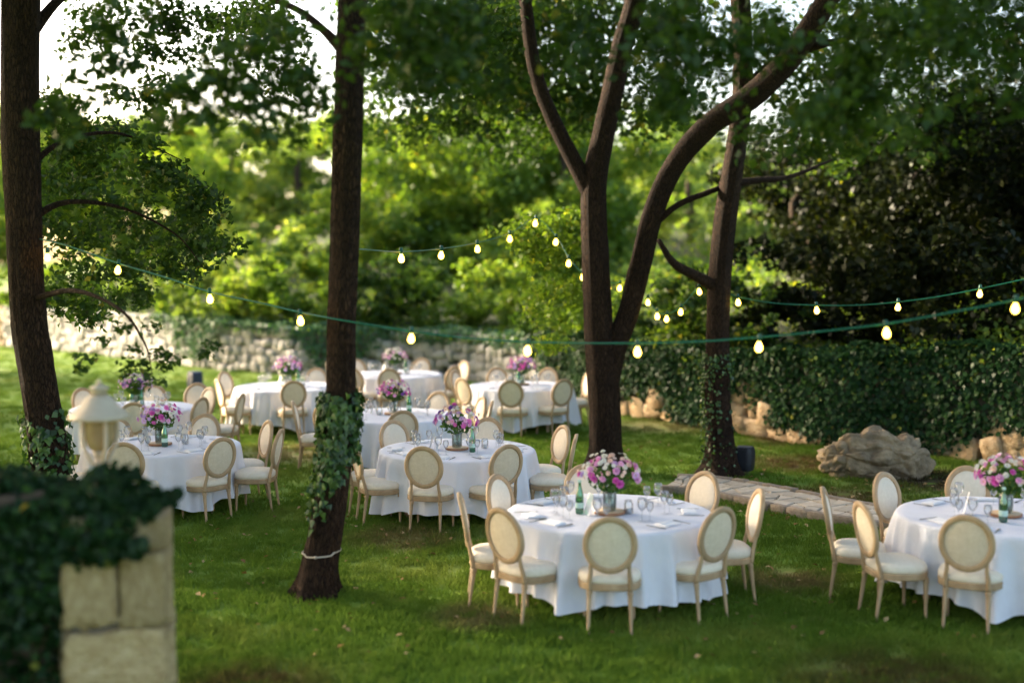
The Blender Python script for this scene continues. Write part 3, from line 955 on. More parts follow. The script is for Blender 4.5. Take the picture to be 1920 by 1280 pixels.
# undergrowth covering the slope
gg = np.random.default_rng(555)
n = 60000
i0 = gg.integers(60, NS - 60, n)
off = gg.uniform(0, 1, n) ** 2.0 * 60 + .2
P = WS[i0] + off[:, None] * np.array([0.42, 0.91, 0])
P[:, :2] += gg.normal(0, .25, (n, 2))
keep = np.abs(P[:, 0] / P[:, 1]) < .5
P, off, i0 = P[keep], off[keep], i0[keep]
zz = np.array([np.interp(o, offs, hts) for o in off]) + WH[i0]
lump = np.array([mnoise.noise(Vector((a * .35, b * .35, 4))) for a, b in P[:, :2]])
P[:, 2] = zz + gg.uniform(0, 1, len(P)) * np.clip(.35 + lump * 1.6, .1, 1.3) * np.clip(off / 2, .25, 1)
lq = leaf_quads(P, np.clip(.10 + off * .006, .1, .34), gg, up=.5)
tag(put("undergrowth", quads_mesh("undergrowth", lq, np.clip(gg.normal(.4, .25, len(P)) + .3 * lump, 0, .98), M['freshleaf'])), "leafy undergrowth covering the slope behind the wall", "undergrowth", kind='stuff')

# unseen trees added around the photographer to shade the lawn
for i, (x, y, z, lab) in enumerate([(1.5, -2.6, 0, "shade tree added right behind the photographer, its crown overhead"), (-16, 23, 0, "tall shade tree added on the open lawn edge outside the view"), (-18.5, 30, 0, "second tall shade tree added outside the view on the open lawn edge"), (-15, 17.5, 0, "third tall shade tree added outside the view on the open lawn edge"), (-24, 38, 0, "far tall shade tree added outside the view on the open lawn edge"), (9.0, 10.0, 0, "shade tree added at the side of the lawn outside the view"), (8.5, 3.5, 0, "shade tree added beside the photographer at the right-hand edge of the lawn"), (-9.5, 7.0, 0, "shade tree added beyond the garden wall outside the view"), (-12.5, 14.0, 0, "shade tree added on the open lawn outside the view"), (-7.5, 1.0, 0, "shade tree added close to the garden wall outside the view"), (-14.5, 20.0, 0, "shade tree added at the lawn edge outside the view"), (-13.5, 3.0, 0, "second shade tree added outside the view past the garden wall")]):
    gg = np.random.default_rng(1200 + i)
    root = thing("tree", lab, "tree", (x, y, z))
    V, F = tube([(0, 0, -.1), (.1, 0, 2), (0, .1, 5), (.2, 0, 9)], [.26, .2, .17, .08], 12, 24, .05, i)
    put("trunk", Geo().add(V, F).mesh("trunk", M['bark']), root)
    bl = [(x + gg.normal(0, 2.2), y + gg.normal(0, 2.0), gg.uniform(6.5, 9.5) if x > -12.6 else gg.uniform(2.0, 10.5), gg.uniform(1.1, 1.7)) for _ in range(20 if x > -12.6 else 26)]
    if y == -2.6: bl = [(gg.uniform(-4, 6), gg.uniform(-1.5, 6.5), gg.uniform(5.6, 7.5), gg.uniform(.7, 1.1)) for _ in range(16)]
    bl = [b for b in bl if b[1] < 1 or b[2] - b[3] > 3.6 + b[1] * .22 or abs(b[0]) - b[3] > .43 * b[1] + .3]
    add_crown(root, (x, y, z), bl, 620, .15, M['oakleaf'], 1300 + i)
    if x == 9.0:                                   # its boughs reach over the lawn into the view
        add_crown(root, (x, y, z), px_blobs(frontD, 9.0, 0.8, 0.26, gA), 2000, 0.085, M['oakleaf'], 1400, sub=20, sig=.3)

# ------------------------------------------------------------------ ivy on trunks
def ivy_leaf_mesh(name, mat, var):
    pts = [(0, 0.0), (.22, -.12), (.5, .05), (.36, .32), (.30, .45), (0, 1.0), (-.30, .45), (-.36, .32), (-.5, .05), (-.22, -.12)]
    V = [(0, .3, .06)] + [(a, b, -.10 * abs(a) * 2) for a, b in pts]
    F = [(0, i + 1, (i + 1) % len(pts) + 1) for i in range(len(pts))]
    return Geo().add(np.array(V) * np.array([1, 1, 1]), F, var).mesh(name, mat, False)


leaf_variants = [ivy_leaf_mesh("ivy_leaf", M['trunkivy'], v) for v in (.25, .45, .6, .75, .86, .9)]


def trunk_ivy(label, pxs, Y, rads, shape, n, leaf, seed, singles):
    """ivy on a trunk; shape(t, a) -> keep probability for position t along it and angle a (0 = towards the camera, + to the right)"""
    P = smooth_path([at(a, b, Y) for a, b in pxs], 60)
    rr = np.interp(np.linspace(0, len(rads) - 1, 60), np.arange(len(rads)), rads)
    gg = np.random.default_rng(seed)
    base = P[-1].copy(); base[2] = max(0, base[2])
    root = thing("ivy", label, "ivy", tuple(base))
    items = []
    tries = 0
    while len(items) < n and tries < n * 60:
        tries += 1
        t, a = gg.random(), gg.uniform(-math.pi, math.pi)
        if gg.random() > shape(t, a): continue
        i = min(int(t * 59), 58)
        nrm = np.array([math.sin(a), -math.cos(a), 0])
        p = P[i] + nrm * (rr[i] + gg.uniform(.0, .07))
        items.append((p - base, nrm, a))
    items.sort(key=lambda q: q[0][1])
    rest = []
    for k, (p, nrm, a) in enumerate(items):
        s = leaf * gg.uniform(.6, 1.25)
        if k < singles:
            nn = Vector(nrm) + Vector(gg.normal(0, .35, 3)) + Vector((0, 0, .25))
            nn.normalize()
            down = Vector((gg.normal(0, .45), gg.normal(0, .2), -1)); down = (down - nn * down.dot(nn)).normalized()
            xx = down.cross(nn)
            from mathutils import Matrix
            mt = Matrix((xx, down, nn)).transposed().to_euler()
            put("leaf", leaf_variants[int(gg.integers(0, 6))], root, tuple(p), tuple(mt), (s, s, s))
        else:
            rest.append((p, nrm))
    if rest:
        q = np.array([r_[0] for r_ in rest]); nn = np.array([r_[1] for r_ in rest]) + np.array([0, 0, .3])
        me = quads_mesh("leaves", leaf_quads(q, leaf, gg, normals=nn, aspect=.9), np.clip(gg.normal(.5, .22, len(q)), 0, .94), M['trunkivy'])
        tag(put("leaves", me, root), kind='stuff')
    # the woody stem it climbs on
    st = [P[k] + np.array([rr[k] * -.5, -rr[k] * .88, 0]) - base for k in range(0, 60, 6)]
    V, F = tube(st, .012, 5)
    put("stem", Geo().add(V, F).mesh("stem", M['bark']), root)
    return root


def shB(t, a):
    # t 0 at the top of the sleeve (row 735), 1 at row 1010
    k = 1.0 if t < .52 else max(0.0, 1.0 - (t - .52) * 2.3)
    if t > .5: k *= 1.0 if a < (.75 - (t - .5) * 2.6) else 0.0
    if t < .12: k *= .35 + 5 * t * (1 if abs(a) > .5 else .3)
    return k


trunk_ivy("leafy ivy sleeve on the leaning trunk", [(637, 735), (636, 800), (630, 870), (618, 950), (606, 1030)], 11.4, [.135, .135, .14, .15, .165], shB, 1300, .066, 51, 295)
trunk_ivy("dark ivy wrapped round the tree trunk behind the lantern", [(82, 770), (90, 850), (95, 920), (100, 1000)], 13.0, [.185, .19, .20, .22],
          lambda t, a: 1 if (t > .12 or abs(a) > .8) else .3, 620, .075, 52, 120)
trunk_ivy("small-leaved ivy on the foot of the slender tree beside the speaker", [(1345, 665), (1345, 740), (1347, 800), (1352, 885)], 17.8, [.17, .175, .185, .24],
          lambda t, a: (1 if t < .18 else (.75 if a < -.45 or (t > .3 and -.2 < a < .05 and t < .85) else .12)), 900, .05, 53, 0)

# rope round the leaning trunk
c = np.array(at(603, 1032, 11.4))
rp = thing("rope", "thin pale rope tied round the foot of the leaning trunk", "rope", tuple(c))
A = np.linspace(0, 2 * math.pi, 36)
V, F = tube(np.stack([.172 * np.cos(A), .172 * np.sin(A), .012 * np.cos(A) - .02 * (np.sin(A) < -.7)], 1), .008, 6, cap=False)
put("loop", Geo().add(V, F).mesh("loop", M['rope']), rp)
V, F = lathe([(.0, -.016), (.014, -.008), (.014, .008), (0, .016)], 8, (-.03, -.178, -.02), False)
put("knot", Geo().add(V, F).mesh("knot", M['rope']), rp)

# ------------------------------------------------------------------ grass
def inside_any(P, spots):
    m = np.zeros(len(P), bool)
    for x, y, r in spots:
        m |= (P[:, 0] - x) ** 2 + (P[:, 1] - y) ** 2 < r * r
    return m


TABLES = {  # centre of the table top in the photograph, and how to tell the table
    'T1': ((1142, 960), "the table in front of the flagstone path"),
    'T2': ((1884, 966), "the table in front of the boulder"),
    'T3': ((857, 842), "the middle table beside the leaning trunk"),
    'T4': ((305, 834), "the table behind the lantern"),
    'T5': ((738, 778), "the table half hidden behind the leaning trunk"),
    'T6': ((250, 764), "the table under the hanging leafy twig"),
    'T7': ((540, 724), "the back table beside the blue-grey speaker"),
    'T8': ((740, 701), "the table closest to the stone wall"),
    'T9': ((975, 723), "the back table beside the forked tree"),
}
TOP_Z = 0.76
TC = {k: ground(*v[0], z=TOP_Z) for k, v in TABLES.items()}
TS = {k: v[1] for k, v in TABLES.items()}

gg = np.random.default_rng(99)
pts = []
for (y0, y1, dens) in ((8.6, 12, 120), (12, 16, 85), (16, 22, 48), (22, 30, 26), (30, 46, 13)):
    w = y1 * 0.42 + 1
    n = int((y1 - y0) * 2 * w * dens)
    P = np.stack([gg.uniform(-w, w, n), gg.uniform(y0, y1, n), np.zeros(n)], 1)
    pts.append(P)
P = np.concatenate(pts)
# keep the lawn side of the wall only
ii = np.array([np.argmin((WS[::6, 0] - p[0]) ** 2 + (WS[::6, 1] - p[1]) ** 2) for p in P])
sd = np.sum((P - WS[::6][ii]) * WN[::6][ii], axis=1)
P = P[sd > 0.12]
PATH_C = np.array([ground(1262, 913), ground(1330, 918), ground(1420, 934), ground(1520, 955), ground(1620, 972), ground(1740, 985), ground(1900, 992), ground(2100, 1000)])
PATH = smooth_path(PATH_C, 90)
PT = np.gradient(PATH, axis=0); PT /= np.linalg.norm(PT, axis=1)[:, None]
PN = np.stack([PT[:, 1], -PT[:, 0], np.zeros(90)], 1)
PW = 0.43
dp = np.min(np.linalg.norm(P[:, None, :2] - PATH[None, ::3, :2], axis=2), axis=1)
P = P[dp > PW + .06]
P = P[~inside_any(P, [(baseA[0], 13, .22), (baseB[0], 11.4, .18), (baseC[0], 18, .26), (baseD[0], 17.8, .24)])]
# blades of one tuft, drawn at every loose point
tv, tf = [], []
for k in range(26):
    a, r_ = gg.uniform(0, 2 * math.pi), .105 * gg.random() ** .5
    b = gg.uniform(0, 2 * math.pi)
    h, lean, wd = gg.uniform(.025, .058), gg.uniform(.01, .04), gg.uniform(.0035, .006)
    x, y = r_ * math.cos(a), r_ * math.sin(a)
    dx, dy = math.cos(b), math.sin(b)
    i = len(tv)
    tv += [(x - dy * wd, y + dx * wd, -.004), (x + dy * wd, y - dx * wd, -.004), (x + dx * lean * .4 + dy * wd * .7, y + dy * lean * .4 - dx * wd * .7, h * .6), (x + dx * lean, y + dy * lean, h), (x + dx * lean * .4 - dy * wd * .7, y + dy * lean * .4 + dx * wd * .7, h * .6)]
    tf += [(i, i + 1, i + 2, i + 3, i + 4)]
me = bpy.data.meshes.new("grass")
me.from_pydata(tv + P.tolist(), [], tf)
at_ = me.attributes.new("tuft", 'BOOLEAN', 'POINT')
at_.data.foreach_set("value", np.concatenate([np.ones(len(tv), bool), np.zeros(len(P), bool)]))
me.materials.append(M['blade'])
grass = put("grass", me)
tag(grass, "short grass blades of the mown lawn around the tables", "grass", kind='stuff')
ng = bpy.data.node_groups.new("grass_tufts", 'GeometryNodeTree')
ng.interface.new_socket("Geometry", in_out='INPUT', socket_type='NodeSocketGeometry')
ng.interface.new_socket("Geometry", in_out='OUTPUT', socket_type='NodeSocketGeometry')
gi, go = ng.nodes.new("NodeGroupInput"), ng.nodes.new("NodeGroupOutput")
na = ng.nodes.new("GeometryNodeInputNamedAttribute"); na.data_type = 'BOOLEAN'; na.inputs[0].default_value = "tuft"
sp = ng.nodes.new("GeometryNodeSeparateGeometry"); sp.domain = 'POINT'
iop = ng.nodes.new("GeometryNodeInstanceOnPoints")
mtp = ng.nodes.new("GeometryNodeMeshToPoints")
rv = ng.nodes.new("FunctionNodeRandomValue"); rv.data_type = 'FLOAT_VECTOR'
rv.inputs[0].default_value = (-.12, -.12, 0); rv.inputs[1].default_value = (.12, .12, 6.283)
rs = ng.nodes.new("FunctionNodeRandomValue"); rs.data_type = 'FLOAT'
rs.inputs[2].default_value = .7; rs.inputs[3].default_value = 1.35
L = ng.links
L.new(gi.outputs[0], sp.inputs[0])
L.new(next(o for o in na.outputs if o.enabled), sp.inputs[1])
L.new(sp.outputs[1], mtp.inputs[0])
L.new(mtp.outputs[0], iop.inputs[0])
L.new(sp.outputs[0], iop.inputs[2])
e2r = ng.nodes.new("FunctionNodeEulerToRotation")
L.new(rv.outputs[0], e2r.inputs[0]); L.new(e2r.outputs[0], iop.inputs[5])
L.new(next(o for o in rs.outputs if o.enabled), iop.inputs[6])
L.new(iop.outputs[0], go.inputs[0])
md = grass.modifiers.new("tufts", 'NODES'); md.node_group = ng

# fallen leaves
n = 900
P = np.stack([gg.uniform(-4, 9, n), gg.uniform(9.5, 22, n), np.full(n, .035)], 1)
n2 = 260
c = np.array(ground(1600, 935))
P = np.concatenate([P, np.stack([gg.normal(c[0], 1.6, n2), gg.normal(c[1], 1.3, n2), np.full(n2, .035)], 1)])
ii = np.array([np.argmin((WS[::6, 0] - p[0]) ** 2 + (WS[::6, 1] - p[1]) ** 2) for p in P])
P = P[np.sum((P - WS[::6][ii]) * WN[::6][ii], axis=1) > .15]
lq = leaf_quads(P, .065, gg, up=1.6)
tag(put("fallen_leaves", quads_mesh("fallen_leaves", lq, gg.random(len(P)), M['litter'])), "dry brown leaves fallen on the lawn and beside the boulder", "leaves", kind='stuff')

# ------------------------------------------------------------------ flagstone path
gp = Geo()
V = []
for i in range(90):
    for k in (-1, 1): V.append(PATH[i] + PN[i] * PW * k + np.array([0, 0, .05]))
gp.add(V, [(2 * i, 2 * i + 1, 2 * i + 3, 2 * i + 2) for i in range(89)])
path = tag(put("path", gp.mesh("path", M['pathbed'])), "curved flagstone path with raised kerb stones behind the front tables", kind='structure')


def path_pt(u, v):
    i = min(max(u, 0), 1) * 88
    k = int(i)
    f = i - k
    p = PATH[k] * (1 - f) + PATH[k + 1] * f
    return p + PN[k] * v * PW


def slab(poly, z0, z1, inset, mat, name, parent):
    poly = np.asarray(poly)
    c = poly.mean(0)
    q = []
    for p in poly:
        d = c - p
        L_ = np.linalg.norm(d)
        q.append(p + d / L_ * min(inset * 1.4, L_ * .3))
    q = np.array(q)
    # two rings, softened upper edge
    n = len(q)
    t = q + (c - q) * .05
    V = [(p[0] - c[0], p[1] - c[1], z0) for p in q] + [(p[0] - c[0], p[1] - c[1], z1 - .008) for p in q] + [(p[0] - c[0], p[1] - c[1], z1) for p in t]
    F = []
    for r_ in range(2):
        for k in range(n):
            F.append((r_ * n + k, r_ * n + (k + 1) % n, (r_ + 1) * n + (k + 1) % n, (r_ + 1) * n + k))
    F.append(tuple(range(2 * n, 3 * n)))
    return put(name, Geo().add(V, F).mesh(name, mat, False), parent, (c[0], c[1], 0))


NU = 26
gr = {}
for i in range(NU + 1):
    for j in range(4):
        v = -0.98 + j * 1.96 / 3
        ju = (gg.uniform(-.34, .34) / NU) if 0 < i < NU else 0
        jv = gg.uniform(-.22, .22) if 0 < j < 3 else 0
        gr[i, j] = path_pt(i / NU + ju, v + jv)
for i in range(NU):
    for j in range(3):
        a, b, c_, d = gr[i, j], gr[i + 1, j], gr[i + 1, j + 1], gr[i, j + 1]
        h = .085 + gg.uniform(-.008, .008)
        m1 = (a + b) / 2 + gg.normal(0, .03, 3) * np.array([1, 1, 0])
        m2 = (c_ + d) / 2 + gg.normal(0, .03, 3) * np.array([1, 1, 0])
        if gg.random() < .3:
            slab([a, m1, m2, d], .03, h, .014, M['paver'], "paver", path)
            slab([m1, b, c_, m2], .03, h + .006, .014, M['paver'], "paver", path)
        else:
            slab([a, b, c_, d], .03, h, .014, M['paver'], "paver", path)
kerbs = [rough_block(60 + i, M['kerb'], "kerb_block", .96, .035, 3) for i in range(4)]
for side in (-1, 1):
    u = 0.0
    while u < .985:
        ln = gg.uniform(.20, .38)
        du = ln / (np.linalg.norm(np.diff(PATH, axis=0), axis=1).sum())
        p = path_pt(u + du / 2, side * 1.10)
        k = min(int((u + du / 2) * 88), 88)
        put("kerb_stone", kerbs[int(gg.integers(0, 4))], path, (p[0], p[1], .035), (0, 0, math.atan2(PT[k][1], PT[k][0]) + gg.normal(0, .03)), (ln * .99, .12, .13 + gg.uniform(-.008, .012)))
        u += du

# ------------------------------------------------------------------ boulder
import bmesh
bm = bmesh.new()
bmesh.ops.create_icosphere(bm, subdivisions=6, radius=1.0)
for v in bm.verts:
    p = v.co.copy()
    q = Vector([math.copysign(abs(t) ** .78, t) for t in p])
    q.x *= .74
    q.y *= .46
    q.z *= .36
    top = np.interp(q.x, [-.8, -.55, -.25, -.02, .14, .24, .42, .60, .75], [.50, .66, .84, 1.04, 1.02, .86, .92, .84, .60])
    if p.z > 0: q.z = q.z * top
    q += mnoise.noise_vector(p * 1.1 + Vector((3, 8, 1))) * .07
    st = mnoise.noise(Vector((p.x * 1.6 + p.z * .7, p.y * 2, p.z * 4.2 - p.x * 1.7)))
    seam = math.exp(-((q.x - .20 - p.z * .12) / .05) ** 2) * (.05 if p.y < .2 else 0)
    vd = mnoise.voronoi(p * 1.9 + Vector((5, 1, 2)))[0]
    seam += max(0, .16 - (vd[1] - vd[0])) * .42
    q += p.normalized() * (abs(st) * -.05 - seam * .8 + mnoise.noise(p * 3) * .05 + mnoise.noise(p * 6) * .035 + mnoise.noise(p * 12) * .018 + mnoise.noise(p * 27) * .007)
    if q.z < -.30: q.z = -.30
    v.co = q
me = bpy.data.meshes.new("boulder")
bm.to_mesh(me); bm.free()
me.polygons.foreach_set("use_smooth", np.ones(len(me.polygons), bool))
me.materials.append(M['rock'])
pb = ground(1648, 897)
ob = put("boulder", me, None, (pb[0], pb[1] + .25, .26), (0, 0, R(-6)), (1.04, 1, 1.12))
tag(ob, "large weathered limestone boulder on the lawn below the ivy curtain", "boulder")


# ------------------------------------------------------------------ speakers
def speaker(label, px, py, mat, h, w, rz):
    p = ground(px, py)
    t = thing("speaker", label, "speaker", p, rz)
    prof = []
    V, F = [], []
    for (s, z) in ((.80, 0), (.88, .03), (.97, .25), (1.0, .5), (.98, .75), (.90, .95), (.80, 1.0)):
        for (a, b) in ((-.5, -.34), (-.30, -.5), (.30, -.5), (.5, -.34), (.5, .34), (.3, .5), (-.3, .5), (-.5, .34)):
            V.append((a * w * s, b * w * s, .05 + z * h))
    for i in range(6):
        for k in range(8): F.append((i * 8 + k, i * 8 + (k + 1) % 8, (i + 1) * 8 + (k + 1) % 8, (i + 1) * 8 + k))
    F += [tuple(range(7, -1, -1)), tuple(range(48, 56))]
    put("body", Geo().add(V, F).mesh("body", mat, False), t)
    V, F = lathe([(w * .26, 0), (w * .3, .05)], 12)
    put("base", Geo().add(V, F).mesh("base", M['kerb']), t)
    V, F = box(0, -w * .5 - .004, .05 + h * .5, w * .5, .012, h * .8)
    put("grille", Geo().add(V, F).mesh("grille", mat, False), t)
    return t


speaker("small black garden speaker on the lawn beside the slender tree", 1396, 888, M['speaker'], .34, .25, R(-28))
speaker("blue-grey garden speaker on the far lawn beside the back tables", 366, 733, M['speakerblue'], .40, .30, R(50))

# ------------------------------------------------------------------ chair
def seat_outline(t, s=1.0):
    c, q = math.cos(t), math.sin(t)
    e = 0.72
    x = math.copysign(abs(c) ** e, c) * .262 * s
    y = math.copysign(abs(q) ** e, q) * .235 * s
    x *= 1 + .10 * (y / .235) * .5                # a little wider in front
    return x, y


def seat_rings(rings, n=28):
    V, F = [], []
    for s, z in rings:
        for k in range(n):
            x, y = seat_outline(2 * math.pi * k / n, s)
            V.append((x, y, z))
    for i in range(len(rings) - 1):
        for k in range(n): F.append((i * n + k, i * n + (k + 1) % n, (i + 1) * n + (k + 1) % n, (i + 1) * n + k))
    F += [tuple(range(n - 1, -1, -1)), tuple(range((len(rings) - 1) * n, len(rings) * n))]
    return V, F


TILT = math.tan(R(10))


def backy(z):
    return -.222 - (z - .48) * TILT


OC, OA, OB = .745, .198, .218


def oval(t, a, b):
    x, z = a * math.cos(t), OC + b * math.sin(t)
    return x, z


def oval_frame():
    n = 40
    sec = [(-.024, -.014), (-.017, -.021), (.017, -.021), (.024, -.014), (.024, .012), (.010, .020), (-.014, .020), (-.024, .012)]
    V, F = [], []
    for k in range(n):
        t = 2 * math.pi * k / n
        nx_, nz_ = math.cos(t) * OB, math.sin(t) * OA
        l_ = math.hypot(nx_, nz_)
        for (r_, d) in sec:
            x, z = oval(t, OA, OB)
            x += nx_ / l_ * r_; z += nz_ / l_ * r_
            y = backy(z) + d
            y += -.018 * (1 - (x / .22) ** 2)        # hollowed to hold the back
            V.append((x, y, z))
    m = len(sec)
    for k in range(n):
        for j in range(m):
            F.append((k * m + j, k * m + (j + 1) % m, ((k + 1) % n) * m + (j + 1) % m, ((k + 1) % n) * m + j))
    return V, F


def oval_pad(depth, front):
    V, F = [], []
    n, rings = 32, [1.0, .93, .75, .4]
    for i, s in enumerate(rings):
        for k in range(n):
            t = 2 * math.pi * k / n
            x, z = oval(t, (OA - .018) * s, (OB - .018) * s)
            h = depth * (1 - s ** 4) + .003
            y = backy(z) - .018 * (1 - (x / .22) ** 2) + (h if front else -h)
            V.append((x, y, z))
    V.append((0, backy(OC) - .018 + ((depth + .003) if front else -(depth + .003)), OC))
    for i in range(len(rings) - 1):
        for k in range(n):
            q = (i * n + k, i * n + (k + 1) % n, (i + 1) * n + (k + 1) % n, (i + 1) * n + k)
            F.append(q[::-1] if front else q)
    for k in range(n):
        q = (3 * n + k, 3 * n + (k + 1) % n, len(V) - 1)
        F.append(q[::-1] if front else q)
    return V, F


LEG = [(.011, 0), (.015, .012), (.013, .03), (.0145, .10), (.018, .22), (.021, .285), (.018, .292), (.024, .300), (.018, .308), (.025, .318), (.025, .362)]


def bent_leg(x0, y0, x1, y1):
    V, F = lathe(LEG, 10)
    out_ = []
    for (x, y, z) in V:
        u = 1 - z / .362
        out_.append((x + x0 + (x1 - x0) * u, y + y0 + (y1 - y0) * u, z))
    return out_, F


CH = {
    'seat': Geo().add(*seat_rings([(.955, .408), (.985, .425), (.99, .445), (.96, .468), (.86, .487), (.6, .498), (.25, .503)])).mesh("seat", M['cream']),
    'seat_frame': Geo().add(*seat_rings([(.94, .350), (.99, .354), (1.005, .364), (.985, .376), (1.0, .392), (.995, .405), (.95, .410)])).mesh("seat_frame", M['wood']),
    'back_frame': Geo().add(*oval_frame()).mesh("back_frame", M['wood']),
    'back_cushion': Geo().add(*oval_pad(.030, True)).mesh("back_cushion", M['cream']),
    'back_panel': Geo().add(*oval_pad(.012, False)).mesh("back_panel", M['tan']),
}
LEGS = [Geo().add(*bent_leg(sx * .205, .175, sx * .207, .180)).mesh("leg", M['wood']) for sx in (-1, 1)] + \
       [Geo().add(*bent_leg(sx * .165, -.195, sx * .175, -.245)).mesh("leg", M['wood']) for sx in (-1, 1)]
STILES = []
for sx in (-1, 1):
    V, F = tube([(sx * .168, -.205, .355), (sx * .166, -.218, .44), (sx * .155, backy(.53) - .006, .53), (sx * .160, backy(.62) - .01, .62)], [.021, .019, .017, .014], 8, 12)
    STILES.append(Geo().add(V, F).mesh("back_post", M['wood']))


def make_chair():
    t = thing("dining_chair", "x", "chair")
    for k, me in CH.items(): put(k, me, t)
    for me in LEGS: put("leg", me, t)
    for me in STILES: put("back_post", me, t)
    return t


def side_word(phi, boulder="boulder"):
    """name of a table's side by what lies that way"""
    w = ["{b} side", "{b}-and-wall corner", "wall side", "lantern-and-wall corner", "lantern side", "lantern-and-camera corner", "camera side", "{b}-and-camera corner"]
    return w


CHAIRS = {  # azimuth about the table (270 = towards the camera), distance of the seat from the centre, twist, where it is
    'T1': [(266, 0.97, 3, 'camera side'), (224, 1.02, -4, 'lantern-and-camera corner'), (193, 1.04, -8, 'lantern side'), (145, 0.92, 4, 'lantern-and-wall corner'), (96, 0.99, 0, 'wall side'), (43, 1.02, -4, 'boulder-and-wall corner'), (356, 1.03, 8, 'boulder side'), (316, 0.92, -4, 'boulder-and-camera corner')],
    'T2': [(234, 0.98, 8, 'camera side'), (203, 1.20, -12, 'lantern-and-camera corner'), (176, 1.27, -10, 'lantern side'), (129, 0.94, 4, 'path-and-wall corner'), (84, 1.02, 4, 'wall side'), (300, 1.0, 0, 'outer camera corner'), (46, 1.0, 0, 'outer wall corner')],
    'T3': [(255, 0.98, 2, 'camera side'), (212, 1.02, -10, 'lantern-and-camera corner'), (180, 1.05, 4, 'lantern side'), (132, 1.0, -4, 'lantern-and-wall corner'), (75, 1.0, 0, 'wall side'), (21, 1.08, 6, 'boulder-and-wall corner'), (346, 1.12, 8, 'boulder side'), (297, 0.96, 10, 'boulder-and-camera corner')],
    'T4': [(315, 0.98, 2, 'boulder-and-camera corner'), (267, 0.98, 0, 'camera side'), (214, 1.0, -4, 'lantern-and-camera corner'), (180, 1.0, -6, 'lantern side'), (132, 1.0, 0, 'trunk-and-wall corner'), (80, 1.0, 0, 'wall side'), (28, 1.02, 4, 'boulder-and-wall corner'), (351, 1.18, 8, 'boulder side')],
    'T5': [(280, 0.98, 2, 'camera side'), (226, 1.0, -4, 'trunk-and-camera corner'), (187, 1.12, -4, 'lantern side'), (148, 1.05, -34, 'trunk-and-wall corner'), (63, 1.0, 0, 'wall side'), (18, 1.04, 6, 'boulder-and-wall corner'), (353, 1.12, 10, 'boulder side')],
    'T6': [(287, 0.98, 0, 'camera side'), (333, 1.0, 6, 'boulder-and-camera corner'), (358, 1.36, 0, 'boulder side'), (45, 1.02, 0, 'boulder-and-wall corner'), (92, 1.0, 0, 'wall side'), (143, 1.0, 0, 'lantern-and-wall corner'), (195, 1.0, 0, 'trunk side'), (66, 1.4, 20, 'wall-speaker corner')],
    'T7': [(284, 0.98, 2, 'camera side'), (227, 1.1, -16, 'lantern-and-camera corner'), (157, 1.05, 0, 'lantern-and-wall corner'), (73, 1.0, 12, 'wall side'), (335, 1.0, 0, 'trunk side')],
    'T8': [(271, 0.98, 0, 'camera side'), (239, 1.0, 0, 'lantern-and-camera corner'), (131, 1.0, 0, 'lantern-and-wall corner'), (70, 1.0, 0, 'wall side'), (14, 1.14, 20, 'boulder-and-wall corner'), (329, 1.12, -10, 'boulder-and-camera corner'), (180, 1.0, 0, 'lantern side')],
    'T9': [(262, 0.98, 0, 'camera side'), (305, 0.98, 0, 'boulder-and-camera corner'), (18, 1.02, 0, 'boulder side'), (109, 1.0, 0, 'wall side'), (66, 1.0, 0, 'boulder-and-wall corner'), (220, 1.0, -4, 'lantern-and-camera corner'), (152, 1.02, 4, 'lantern side')],
}
first_chair = make_chair()
used = False
for k, lst in CHAIRS.items():
    c = TC[k]
    for (phi, rad, tw, where) in lst:
        o = copy_tree(first_chair) if used else first_chair
        used = True
        a = R(phi)
        o.location = (c[0] + rad * math.cos(a), c[1] + rad * math.sin(a), 0.0)
        o.rotation_euler = (0, 0, a + math.pi / 2 + R(tw + random.uniform(-3, 3)))
        look = "tan-backed oval chair with its back turned" if 200 < phi < 335 else "cream oval-backed chair"
        o['label'] = ("oval-backed chair" if len(where.split()) > 3 else "cream oval-backed chair") + f" at the {where} of {TS[k]}"
        if len(o["label"].split()) > 16: o["label"] = f"oval chair at the {where} of {TS[k]}".replace(" close to the speaker", " by the speaker")
        o['group'] = "oval-backed chairs around the tables"

# ------------------------------------------------------------------ tables and cloths
TR = 0.915
table = {'tabletop': Geo().add(*lathe([(TR - .01, .725), (TR, .73), (TR, .75), (TR - .01, .755)], 40)).mesh("tabletop", M['wood'])}
tl = [Geo().add(*box(sx * .5, sy * .5, .3625, .05, .05, .7249)).mesh("leg", M['wood'], False) for sx in (-1, 1) for sy in (-1, 1)]


